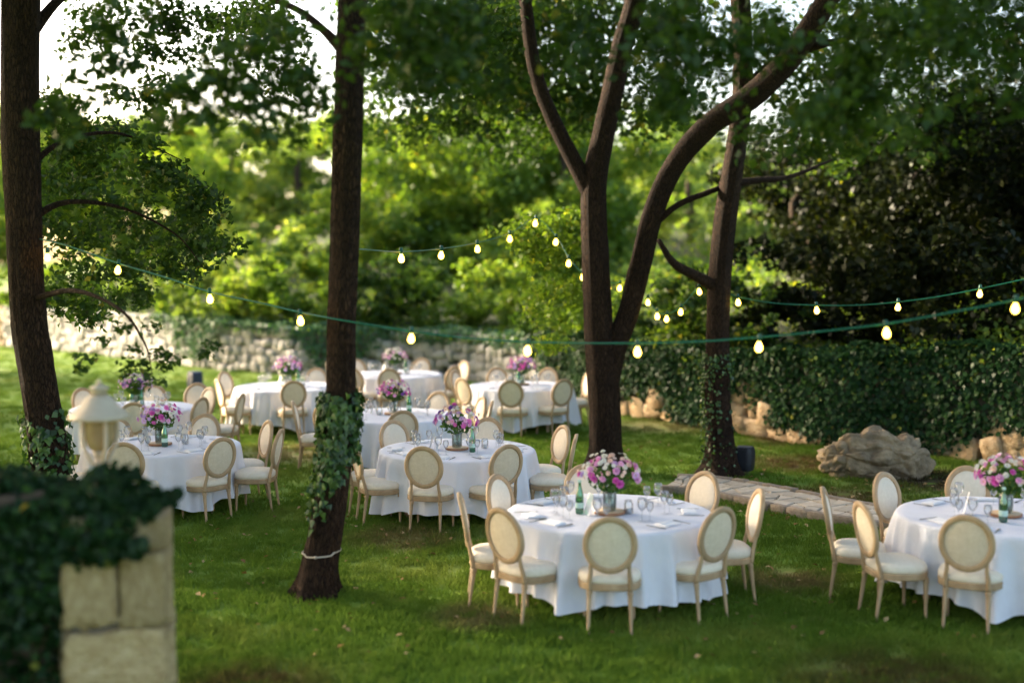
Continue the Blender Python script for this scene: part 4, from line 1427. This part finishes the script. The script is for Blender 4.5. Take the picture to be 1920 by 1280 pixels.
def cloth_mesh(seed):
    gg = np.random.default_rng(seed)
    n = 320
    T = np.arange(n) * 2 * math.pi / n
    f = np.zeros(n)
    ph = 0.0
    while ph < 6.2:                                    # soft cones of cloth hanging from the rim
        w = gg.uniform(.045, .095)
        dl = (T - ph + math.pi) % (2 * math.pi) - math.pi
        f = np.maximum(f, gg.uniform(.45, 1.15) * np.exp(-(dl / w) ** 2))
        ph += gg.uniform(.13, .40)
    f = f * 2 - .9
    corner = np.maximum(0, np.cos(4 * (T - gg.uniform(0, 1.57)))) ** 2
    hem = .175 - .10 * corner + .02 * np.sin(3 * T + gg.uniform(0, 6))
    V, F = [], []
    radii = [0.0001, .25, .5, .72, .86, .915]
    for r_ in radii:
        wob = .0025 * np.sin(7 * T + r_ * 9) * (r_ / .9) if r_ > .2 else 0 * T
        V.append(np.stack([r_ * np.cos(T), r_ * np.sin(T), TOP_Z + wob], 1))
    steps = [.012, .035, .08, .15, .25, .36, .48, .60, .72, .84, .93, 1.0]
    for s in steps:
        amp = .11 * s ** .75
        r_ = TR + .013 + .004 * min(1, s * 20) + amp * (.55 + .5 * f) * (1 + .5 * corner)
        z = TOP_Z - .004 - (TOP_Z - hem) * s
        V.append(np.stack([r_ * np.cos(T), r_ * np.sin(T), z], 1))
    V = np.concatenate(V)
    m = len(radii) + len(steps)
    for i in range(m - 1):
        for k in range(n): F.append((i * n + k, i * n + (k + 1) % n, (i + 1) * n + (k + 1) % n, (i + 1) * n + k))
    return Geo().add(V, F).mesh("tablecloth", M['cloth'])


for i, (k, c) in enumerate(TC.items()):
    t = thing("round_table", f"round table under its white cloth, {TS[k]}", "table", (c[0], c[1], 0), R(20 + 31 * i), "round banquet tables")
    put("tabletop", table['tabletop'], t)
    for me in tl: put("leg", me, t)
    tag(put("tablecloth", cloth_mesh(60 + i), None, (c[0], c[1], 0)), f"white cloth hanging in folds over {TS[k]}", "tablecloth", "white round tablecloths")

# ------------------------------------------------------------------ things on the tables
def wine_glass(h, r):
    return Geo().add(*lathe([(r * .85, 0), (r * .80, .003), (.006, .008), (.0045, .02), (.0045, h * .42), (.010, h * .46), (r * .7, h * .56), (r, h * .72), (r * .95, h * .85), (r * .80, h), (r * .78, h), (r * .93, h * .85), (r * .97, h * .72), (r * .66, h * .57), (.004, h * .47)], 16, cap=False)).mesh("wine_glass", M['glass'])


big_glass, small_glass = wine_glass(.21, .043), wine_glass(.175, .035)
fork = Geo()
V, F = box(0, -.03, .003, .008, .13, .003); fork.add(V, F)
V, F = box(0, .05, .003, .022, .03, .003); fork.add(V, F)
for q in (-1.5, -.5, .5, 1.5):
    V, F = box(q * .006, .085, .003, .003, .042, .003); fork.add(V, F)
fork = fork.mesh("fork", M['steel'], False)
knife = Geo()
V, F = box(0, -.06, .004, .011, .09, .005); knife.add(V, F)
knife.add([(-.006, -.014, .002), (.006, -.014, .002), (.009, .07, .002), (.002, .11, .002), (-.006, .10, .002), (-.006, -.014, .005), (.006, -.014, .005), (.009, .07, .005), (.002, .11, .005), (-.006, .10, .005)],
          [(4, 3, 2, 1, 0), (5, 6, 7, 8, 9), (0, 1, 6, 5), (1, 2, 7, 6), (2, 3, 8, 7), (3, 4, 9, 8), (4, 0, 5, 9)])
knife = knife.mesh("knife", M['steel'], False)
nap = Geo()
V, F = box(0, 0, .004, .20, .13, .007); nap.add(V, F)
V, F = box(.01, .005, .0115, .185, .118, .006); nap.add(V, F)
V, F = box(.0, .03, .0175, .17, .05, .005); nap.add(V, F)
nap = nap.mesh("napkin", M['napkin'], False)
jar_glass = Geo().add(*lathe([(.040, .0), (.043, .01), (.043, .085), (.036, .10), (.036, .118), (.033, .118), (.033, .10), (.040, .085), (.040, .012)], 18)).mesh("jar", M['glass'])
candle = Geo().add(*lathe([(.026, .002), (.026, .045), (.024, .048), (.003, .046)], 14)).mesh("candle", M['paper'])
vase_me = Geo().add(*lathe([(.055, 0), (.060, .01), (.062, .10), (.060, .15), (.066, .172), (.062, .172), (.056, .15), (.058, .10), (.055, .012)], 22)).mesh("vase", M['vase'])
water_me = Geo().add(*lathe([(.0525, .013), (.055, .09), (.055, .11)], 22)).mesh("water", M['water'])
slice_me = Geo().add(*lathe([(.135, 0), (.142, .006), (.140, .024)], 22)).mesh("bark_rim", M['slice'])
face_me = Geo().add(*lathe([(.132, .0235), (.131, .026)], 22)).mesh("cut_face", M['sliceface'])
bottle_me = Geo().add(*lathe([(.030, 0), (.036, .006), (.037, .02), (.037, .14), (.033, .175), (.018, .235), (.0135, .262), (.0135, .285), (.0155, .288), (.0155, .297), (.011, .297), (.011, .262), (.030, .172), (.034, .14), (.034, .012)], 18)).mesh("bottle", M['bottle'])
blabel_me = Geo().add(*lathe([(.0375, .055), (.0375, .105)], 18, cap=False)).mesh("label", M['label'])
bcap_me = Geo().add(*lathe([(.0165, .283), (.0165, .302), (.014, .304)], 14)).mesh("cap", M['label'])
card_me = Geo()
card_me.add([(-.055, -.045, 0), (.055, -.045, 0), (.055, .0, .19), (-.055, 0, .19), (.055, .045, 0), (-.055, .045, 0)], [(0, 1, 2, 3), (3, 2, 4, 5)])
card_me = card_me.mesh("menu_card", M['paper'], False)


# flowers
def flower_mesh(name, mat, rings, cup):
    g = Geo()
    for (n, r0, r1, z0, z1, w, ph) in rings:
        for k in range(n):
            t = 2 * math.pi * k / n + ph
            d, s = np.array([math.cos(t), math.sin(t), 0]), np.array([-math.sin(t), math.cos(t), 0])
            zz = np.array([0, 0, 1.0])
            V = [d * r0 + zz * z0, d * (r0 + r1) * .55 + s * w + zz * ((z0 + z1) / 2 - cup), d * r1 + zz * z1, d * (r0 + r1) * .55 - s * w + zz * ((z0 + z1) / 2 - cup)]
            g.add(V, [(0, 1, 2, 3)], .25 + .5 * ((k * 37) % 10) / 10)
    V, F = lathe([(.16, .0), (.15, .12), (.02, .17)], 7)
    g.add(V, F, 1.0 if cup == 0 else .5)
    return g.mesh(name, mat, False)


peony = [(7, .05, 1.0, 0, .25, .34, 0), (7, .05, .85, .05, .5, .30, .4), (6, .05, .6, .1, .68, .26, .1), (5, .03, .35, .15, .75, .2, .6)]
daisy = [(12, .08, 1.0, .02, .12, .15, 0), (10, .08, .85, .06, .22, .14, .3)]
FL = {c_: [flower_mesh("blossom", M[c_], peony, .12), flower_mesh("daisy", M[c_], daisy, 0)] for c_ in ('magenta', 'pink', 'lilac', 'violet', 'white', 'blush')}


def bouquet(label, loc, seed, mix, scale=1.0, nf=72):
    gg = np.random.default_rng(seed)
    t = thing("bouquet", label, "bouquet", loc, group="bouquets on the tables")
    g = Geo()
    for k in range(14):
        a, b = gg.uniform(0, 6.28), gg.uniform(.02, .20) * scale
        V, F = tube([(.02 * math.cos(a + 2), .02 * math.sin(a + 2), -.13), (.03 * math.cos(a), .03 * math.sin(a), .03), (b * math.cos(a), b * math.sin(a), .16 * scale)], .0032, 5, 6)
        g.add(V, F, .4)
    put("stems", g.mesh("stems", M['stem']), t)
    n = 230
    P = gg.normal(0, 1, (n, 3)); P /= np.linalg.norm(P, axis=1)[:, None]
    P *= (gg.uniform(.35, 1, (n, 1)) ** .5) * np.array([.19, .19, .12]) * scale
    P[:, 2] += .115 * scale
    put("leaves", quads_mesh("leaves", leaf_quads(P, .055, gg, up=.2), np.clip(gg.normal(.4, .25, n), 0, 1), M['stem']), t)
    kinds, wts = list(mix.keys()), np.array(list(mix.values()), float)
    for k in range(nf):
        z = (k + .5) / nf * 1.15 - .15
        a = k * 2.39996 + gg.normal(0, .25)
        q = math.sqrt(max(0, 1 - z * z))
        d = np.array([math.cos(a) * q, math.sin(a) * q, z])
        p = d * np.array([.255, .255, .20]) * scale * gg.uniform(.82, 1.08) + np.array([0, 0, .14 * scale])
        wt = wts.copy()
        for j, kk in enumerate(kinds):
            if kk in ('white', 'blush'): wt[j] *= .6 + 1.6 * max(0, z) + .4 * d[0]
            if kk in ('magenta', 'pink'): wt[j] *= 1.3 - z
        wt = np.clip(wt, .01, None)
        kk = kinds[gg.choice(len(kinds), p=wt / wt.sum())]
        s = gg.uniform(.030, .046) * scale * (.72 if kk in ('white', 'blush') else .95)
        dd = Vector(d) + Vector(gg.normal(0, .25, 3))
        e = dd.to_track_quat('Z', 'Y').to_euler()
        put("flower", FL[kk][int(gg.random() < .4)], t, tuple(p), tuple(e), (s, s, s))
    return t


MIX = [{'magenta': 2.5, 'pink': 2.5, 'white': 6, 'blush': 5, 'lilac': .6}, {'magenta': 5, 'pink': 4, 'white': 5, 'blush': 2.5}, {'magenta': 2, 'pink': 3, 'lilac': 2, 'violet': 1.2, 'blush': 3, 'white': 2},
       {'magenta': 2.5, 'pink': 2, 'lilac': 4, 'white': 3, 'blush': 1}, {'pink': 4, 'magenta': 2, 'violet': .7, 'white': 2, 'lilac': 1}, {'lilac': 4, 'violet': 1.5, 'pink': 2, 'white': 2},
       {'pink': 3, 'magenta': 1.5, 'lilac': 2, 'white': 2.5}, {'pink': 3, 'lilac': 1, 'white': 4}, {'pink': 3, 'magenta': 3, 'lilac': 1, 'white': .6}]
BQ = ["white-topped pink and magenta bouquet", "full magenta bouquet with white sprigs", "mixed pink, peach and violet bouquet", "lilac and white daisy bouquet", "pink bouquet with a violet bloom", "lilac and violet bouquet", "wide pink and white bouquet", "small white and pale pink bouquet", "plain pink-magenta bouquet"]

SPOT = {  # offsets on the table of bottle, menu card, jar
    'T1': ((-.27, -.02), (-.17, -.05), (.17, .0)), 'T2': ((-.13, -.28), (-.3, .08), (.28, -.1)), 'T3': ((.19, -.22), (-.28, .02), (.33, .10)), 'T4': ((.10, -.16), (-.19, .02), (.28, .1)),
    'T5': ((.2, .25), (-.3, .1), (-.2, -.1)), 'T6': ((-.04, -.05), (.25, .1), (.15, -.2)), 'T7': ((.14, .2), (-.12, -.1), (.25, .1)), 'T8': ((.2, .2), (-.2, -.1), (.25, 0)), 'T9': ((-.06, -.16), (.25, .1), (-.25, .1))}
OFF = {'T1': (0, -.06), 'T2': (.0, -.02), 'T3': (0, -.02), 'T4': (-.03, .0), 'T5': (0, .08), 'T6': (0, .12), 'T7': (0, .05), 'T8': (0, .06), 'T9': (.03, .15)}
FIRST = {}


def inst(key, make, loc, rz, label, cat, group):
    """a copy of a thing made once"""
    if key not in FIRST:
        o = FIRST[key] = make()
    else:
        o = copy_tree(FIRST[key])
    o.location = loc
    o.rotation_euler = (0, 0, rz)
    return tag(o, label, cat, group)


def compose(name, parts):
    def f():
        t = thing(name, None, None)
        for pn, me in parts: put(pn, me, t)
        return t
    return f


for i, (k, c) in enumerate(TC.items()):
    tz = TOP_Z + .004
    gg = np.random.default_rng(400 + i)
    ox, oy = OFF[k]
    cx, cy0 = c[0] + ox, c[1] + oy
    inst('slice', compose("wood_slice", [("bark_rim", slice_me), ("cut_face", face_me)]), (cx, cy0, tz), gg.uniform(0, 6), f"round bark-edged wood slice under the vase on {TS[k]}", "wood slice", "wood slices under the vases")
    inst('vase', compose("vase", [("glass_wall", vase_me), ("water", water_me)]), (cx, cy0, tz + .027), 0, f"clear glass vase holding the bouquet on {TS[k]}", "vase", "glass vases on the tables")
    bouquet(f"{BQ[i]} on {TS[k]}", (cx, cy0, tz + .19), 70 + i, MIX[i], [1.05, 1.05, 1.0, .98, .92, .95, 1.0, .92, .95][i])
    b, m, j = SPOT[k]
    inst('bottle', compose("water_bottle", [("glass_body", bottle_me), ("paper_label", blabel_me), ("cap", bcap_me)]), (cx + b[0], cy0 + b[1], tz), gg.uniform(0, 6), f"green glass water bottle standing on {TS[k]}", "bottle", "green bottles on the tables")
    if k == 'T6':
        inst('bottle', None, (cx + .1, cy0 - .02, tz), gg.uniform(0, 6), f"second green bottle, partly behind the vase, on {TS[k]}", "bottle", "green bottles on the tables")
    tag(put("menu_card", card_me, None, (cx + m[0], cy0 + m[1], tz), (0, 0, R(70 + 40 * gg.random()))), f"white folded menu card beside the bouquet on {TS[k]}", "menu card", "menu cards on the tables")
    inst('jar', compose("candle_jar", [("glass_wall", jar_glass), ("candle", candle)]), (cx + j[0], cy0 + j[1], tz), 0, f"clear glass jar with a white candle on {TS[k]}", "candle jar", "candle jars on the tables")
    near = k in ('T1', 'T2', 'T3', 'T4')
    seats = [q for q in CHAIRS[k] if q[1] < 1.25]
    for (phi, rad, tw, where) in seats:
        a = R(phi + gg.normal(0, 2))
        ex, ey = math.cos(a), math.sin(a)
        tx, ty = -ey, ex                                       # along the table's rim
        rz = a + math.pi / 2

        def spot(r_, s_): return (c[0] + ex * r_ + tx * s_, c[1] + ey * r_ + ty * s_, tz)
        short = where.replace("-and-", "-")
        glab = f"at the {short} of {TS[k]}"
        tag(put("wine_glass", big_glass, None, spot(.50 + gg.normal(0, .02), -.10 + gg.normal(0, .015))), "tall wine glass " + glab, "wine glass", "tall wine glasses")
        tag(put("wine_glass", small_glass, None, spot(.50 + gg.normal(0, .02), -.005 + gg.normal(0, .015))), "small wine glass " + glab, "wine glass", "small wine glasses")
        if near or phi > 180:
            tag(put("napkin", nap, None, spot(.72, 0), (0, 0, rz + gg.normal(0, .05))), "folded white napkin " + glab, "napkin", "folded napkins")
            tag(put("fork", fork, None, spot(.73, .16 + gg.normal(0, .01)), (0, 0, rz + gg.normal(0, .06))), "steel fork " + glab, "fork", "forks")
            tag(put("knife", knife, None, spot(.73, -.15 + gg.normal(0, .01)), (0, 0, rz + gg.normal(0, .06))), "steel knife " + glab, "knife", "knives")

# ------------------------------------------------------------------ light strings
bulb_me = Geo().add(*lathe([(.013, .0), (.014, -.012), (.026, -.035), (.030, -.055), (.026, -.074), (.013, -.086), (.001, -.089)], 16)).mesh("bulb", M['bulb'])
sock_me = Geo().add(*lathe([(.010, .012), (.017, .008), (.018, -.02), (.016, -.045), (.014, -.05)], 12)).mesh("socket", M['socket'])
clip_me = Geo().add(*lathe([(.008, .012), (.011, -.002), (.008, -.014)], 10)).mesh("clip", M['socket'])


def light_string(label, cable, bulbs, r, scale):
    """cable and bulbs given as (column, row, depth)"""
    C_ = np.array([at(*p) for p in cable])
    base = C_[0]
    t = thing("light_string", label, "light string", tuple(base), group="strings of round bulbs")
    V, F = tube(C_ - base, r, 6, 8 * len(cable))
    put("cable", Geo().add(V, F).mesh("cable", M['cable']), t)
    for (px, py, Y) in bulbs:
        scale = scale
        # hang from the cable: bulb centre at the given row
        p = np.array(at(px, py, Y)) - base
        p[2] += .10 * scale
        s = put("socket", sock_me, t, tuple(p), (random.uniform(-.12, .12), random.uniform(-.12, .12), 0), (scale, scale, scale))
        put("bulb", bulb_me, s, (0, 0, -.046))


def depth(px):
    return float(np.interp(px, [60, 640, 1200, 2000], [12.9, 11.0, 10.3, 9.6]))


light_string("long green light string sagging across the whole scene from the tree behind the lantern",
             [(x, y, depth(x)) for x, y in [(75, 448), (130, 462), (223, 494), (310, 520), (393, 547), (480, 566), (562, 585), (640, 600), (772, 621), (880, 634), (990, 641), (1090, 643), (1195, 643), (1310, 640), (1424, 632), (1540, 621), (1660, 607), (1780, 586), (1904, 562), (2020, 535)]],
             [(x, y, depth(x)) for x, y in [(89, 484), (223, 508), (393, 562), (562, 603), (772, 636), (990, 659), (1195, 661), (1424, 652), (1660, 626), (1904, 580)]], .007, .98)
light_string("light string rising to a peak between the leaning trunk and the forked tree",
             [(662, 466, 12.5), (752, 472, 14.5), (828, 466, 16), (895, 455, 17.5), (956, 437, 18.5), (1005, 410, 19), (1043, 443, 18.8), (1066, 482, 18.5), (1090, 510, 18.3), (1112, 530, 18.3)],
             [(752, 486, 14.5), (828, 480, 16), (895, 468, 17.5), (956, 449, 18.5), (1005, 420, 19), (1043, 455, 18.8), (1066, 495, 18.5), (1092, 521, 18.3)], .007, 1.18)
light_string("short light string swagged between the stems of the forked tree and the slender tree",
             [(1125, 530, 18.3), (1142, 530, 18.6), (1163, 529, 18.6), (1181, 520, 18.4), (1205, 545, 18.4), (1215, 558, 18.3), (1232, 584, 18.2), (1251, 588, 18.2), (1277, 575, 18.1), (1310, 538, 18.0), (1340, 520, 18.0)],
             [(1142, 541, 18.6), (1163, 541, 18.6), (1181, 534, 18.4), (1215, 568, 18.3), (1232, 594, 18.2), (1251, 599, 18.2), (1277, 586, 18.1), (1310, 548, 18.0)], .007, 1.1)
light_string("light string running from the slender tree along above the ivy curtain",
             [(1360, 545, 17.8), (1383, 556, 17.8), (1450, 568, 17.6), (1530, 572, 17.4), (1610, 572, 17.2), (1684, 566, 17.0), (1760, 556, 16.8), (1838, 541, 16.6), (1960, 515, 16.3)],
             [(1383, 568, 17.8), (1530, 583, 17.4), (1684, 577, 17.0), (1838, 552, 16.6)], .007, 1.15)

# ------------------------------------------------------------------ garden wall, pillar, lantern at the near corner
PY = 7.3
px0, px1 = at(128, 1000, PY)[0], at(326, 1000, PY)[0]
PWD = px1 - px0
ptop = at(230, 968, PY)[2]
PWD *= .95
pil = thing("stone_pillar", "pale rough stone pillar at the corner, ivy over its top", "pillar", ((px0 + px1) / 2 - .11, PY + PWD / 2, 0), R(15))
g = Geo()
V, F = box(0, 0, (ptop - .02) / 2, PWD - .07, PWD - .07, ptop - .02)
put("pillar_core", g.add(V, F).mesh("pillar_core", M['mortar'], False), pil)
pb_ = [rough_block(80 + i, M['pillarstone'], "pillar_stone", .80, .11, 7) for i in range(6)]
z = 0.0
row = 0
hs = [.26, .22, .27, .22, .30, .38, .46, .20]
tot = 0
rows = []
zt = ptop
for h in hs[::-1]:
    rows.append((zt - h, h)); zt -= h
    if zt < -.1: break
for (zb, h) in rows:
    row += 1
    split = [.46, .54] if row % 2 == 1 else [.66, .34]
    if row in (2, 3): split = [1.0] if row == 3 else [.52, .48]
    for face in range(4):
        x = -PWD / 2
        for q in split:
            w = PWD * q
            cx = x + w / 2
            x += w
            px_, py_ = cx, -PWD / 2 + .06
            a = face * math.pi / 2
            X, Y_ = px_ * math.cos(a) - py_ * math.sin(a), px_ * math.sin(a) + py_ * math.cos(a)
            put("stone", pb_[(row + face + int(q * 10)) % 6], pil, (X, Y_, zb + h / 2), (0, 0, a), (w * .95, .155 + .03 * random.random() * 1.6, h * .96))

# wall running from the pillar towards the left of the camera
gw = thing("garden_wall", "shadowed low stone wall under thick ivy beside the pillar", "stone wall", ((px0), PY + .2, 0))
wd = np.array([-1.0, -0.42, 0]); wd /= np.linalg.norm(wd)
wnm = np.array([wd[1], -wd[0], 0])
if wnm[1] > 0: wnm = -wnm
WL = 3.2
wtop = ptop - .01
g = Geo()
V = []
for s_ in (0.0, WL):
    for o_, zz in ((0, 0), (0, wtop - .02), (-.36, wtop - .02), (-.36, 0)):
        p = wd * s_ + wnm * o_
        V.append((p[0], p[1], zz))
g.add(V, [(0, 1, 5, 4), (1, 2, 6, 5), (2, 3, 7, 6), (0, 4, 7, 3), (0, 3, 2, 1), (4, 5, 6, 7)])
put("wall_core", g.mesh("wall_core", M['mortar'], False), gw)
pbd = [rough_block(90 + i, M['shadedstone'], 'wall_stone', .86, .085, 4) for i in range(4)]
zz = 0
while zz < wtop - .1:
    s_ = .05
    while s_ < WL - .2:
        w = random.uniform(.22, .42)
        p = wd * (s_ + w / 2) + wnm * random.uniform(-.03, .01)
        put("stone", pbd[random.randrange(4)], gw, (p[0], p[1], zz + .12), (0, 0, math.atan2(wd[1], wd[0])), (w * .97, .16, .235))
        s_ += w
    zz += .24

gg = np.random.default_rng(77)
pts_, nrm_ = [], []
PC = np.array([(px0 + px1) / 2 - .11, PY + PWD / 2, ptop])
for _ in range(9000):                         # on top of and over the lip of the pillar
    a, b = gg.uniform(-.55, .5), gg.uniform(-.62, .55)
    x, y = a * PWD, b * PWD
    r_ = .12 + .16 * mnoise.noise(Vector((x * 4, y * 4, 2))) - .16 * max(0, a / .5) ** 1.5
    z = gg.uniform(-.03, max(.02, r_))
    if b < -.48:
        drop = .26 + .14 * mnoise.noise(Vector((x * 6, 1, 5))) - .10 * max(0, a) * 2
        z = -gg.uniform(0, drop)
        y = -PWD / 2 - gg.uniform(.01, .12)
        if a > .32 and z > -.12: continue
    pts_.append(PC + np.array([x, y, z])); nrm_.append((0, -.6, .6))
for _ in range(26000):                         # along the wall
    s_ = gg.uniform(-.1, WL)
    o_ = gg.uniform(-.5, .22)
    hgt = (.10 + .24 * min(1, max(0, s_ / .8))) + .16 * mnoise.noise(Vector((s_ * 2.5, o_ * 3, 1)))
    p = np.array([px0, PY + .2, 0]) + wd * s_ + wnm * o_
    z = wtop + gg.uniform(-.02, max(.03, hgt))
    if o_ > .02: z = wtop + .1 - gg.uniform(0, 1.0) ** 1.2 * (1.25 + .25 * mnoise.noise(Vector((s_ * 3, 0, 7))))
    p[2] = z
    pts_.append(p); nrm_.append((0, -.5, .6))
for _ in range(15000):                        # curtain down the wall's face
    s_ = gg.uniform(-.05, WL)
    dr = gg.uniform(0, 1.25)
    if dr > .85 + .45 * mnoise.noise(Vector((s_ * 3, 0, 7))): continue
    p = np.array([px0, PY + .2, 0]) + wd * s_ + wnm * (.08 + gg.uniform(0, .13))
    p[2] = wtop + .1 - dr
    pts_.append(p); nrm_.append((0, -.9, .3))
P = np.array(pts_)
P += np.array([[mnoise.noise(Vector((q[0] * 7, q[1] * 7, q[2] * 7 + k_ * 9))) for k_ in range(3)] for q in P]) * .05
var = np.clip(gg.normal(.35, .2, len(P)), 0, .94); var[gg.random(len(P)) < .002] = 1
me = quads_mesh("ivy", leaf_quads(P, .054, gg, normals=np.array(nrm_), aspect=.9, fold=.16), var, M['darkivy'])
tag(put("ivy", me), "thick dark ivy mound over the pillar and low wall around the lantern", "ivy", kind='stuff')

LY = 8.7
lp = np.array(at(190, 925, LY))
ln = thing("garden_lantern", "beige painted garden lantern with bell-shaped cap rising behind the ivy-topped pillar", "lantern", tuple(lp))
u = LY / FPX                           # metres per photograph pixel there


def lrow(py): return (925 - py) * u


put("post", Geo().add(*lathe([(20 * u, -lp[2]), (19 * u, -lp[2] * .5), (16 * u, lrow(925)), (13 * u, lrow(895)), (12 * u, lrow(880)), (14 * u, lrow(874)), (9 * u, lrow(868)), (11 * u, lrow(858))], 20)).mesh("post", M['lantern']), ln)
put("lower_cup", Geo().add(*lathe([(9 * u, lrow(860)), (12 * u, lrow(852)), (16 * u, lrow(846)), (14 * u, lrow(842))], 20)).mesh("lower_cup", M['lantern']), ln)
put("glass_bowl", Geo().add(*lathe([(14 * u, lrow(843)), (22 * u, lrow(836)), (27 * u, lrow(822)), (29 * u, lrow(800)), (30 * u, lrow(782))], 24, cap=False)).mesh("glass_bowl", M['frost']), ln)
for k in range(4):
    a = k * math.pi / 2 + .62
    pr = [(33, 780), (32.5, 815), (29, 838), (20, 855), (14, 868)]
    V, F = tube([(r_ * u * math.cos(a), r_ * u * math.sin(a), lrow(y)) for r_, y in pr], 4.0 * u, 8, 16)
    put("rib", Geo().add(V, F).mesh("rib", M['lantern']), ln)
put("cap", Geo().add(*lathe([(31 * u, lrow(783)), (56 * u, lrow(782)), (58 * u, lrow(778)), (46 * u, lrow(768)), (34 * u, lrow(756)), (26 * u, lrow(744)), (17 * u, lrow(738))], 32)).mesh("cap", M['lantern']), ln)
put("neck", Geo().add(*lathe([(14 * u, lrow(739)), (14 * u, lrow(728)), (18 * u, lrow(726)), (18 * u, lrow(723)), (10 * u, lrow(719)), (5 * u, lrow(717))], 20)).mesh("neck", M['lantern']), ln)
put("finial", Geo().add(*lathe([(3 * u, lrow(718)), (5 * u, lrow(715)), (4.5 * u, lrow(711)), (1 * u, lrow(708))], 12)).mesh("finial", M['lantern']), ln)

tris = sum(sum(len(p.vertices) - 2 for p in o.data.polygons) if len(o.data.polygons) < 2000 else len(o.data.polygons) * 2 for o in sc.objects if o.type == 'MESH')
print("objects", len(sc.objects), "triangles about", tris)
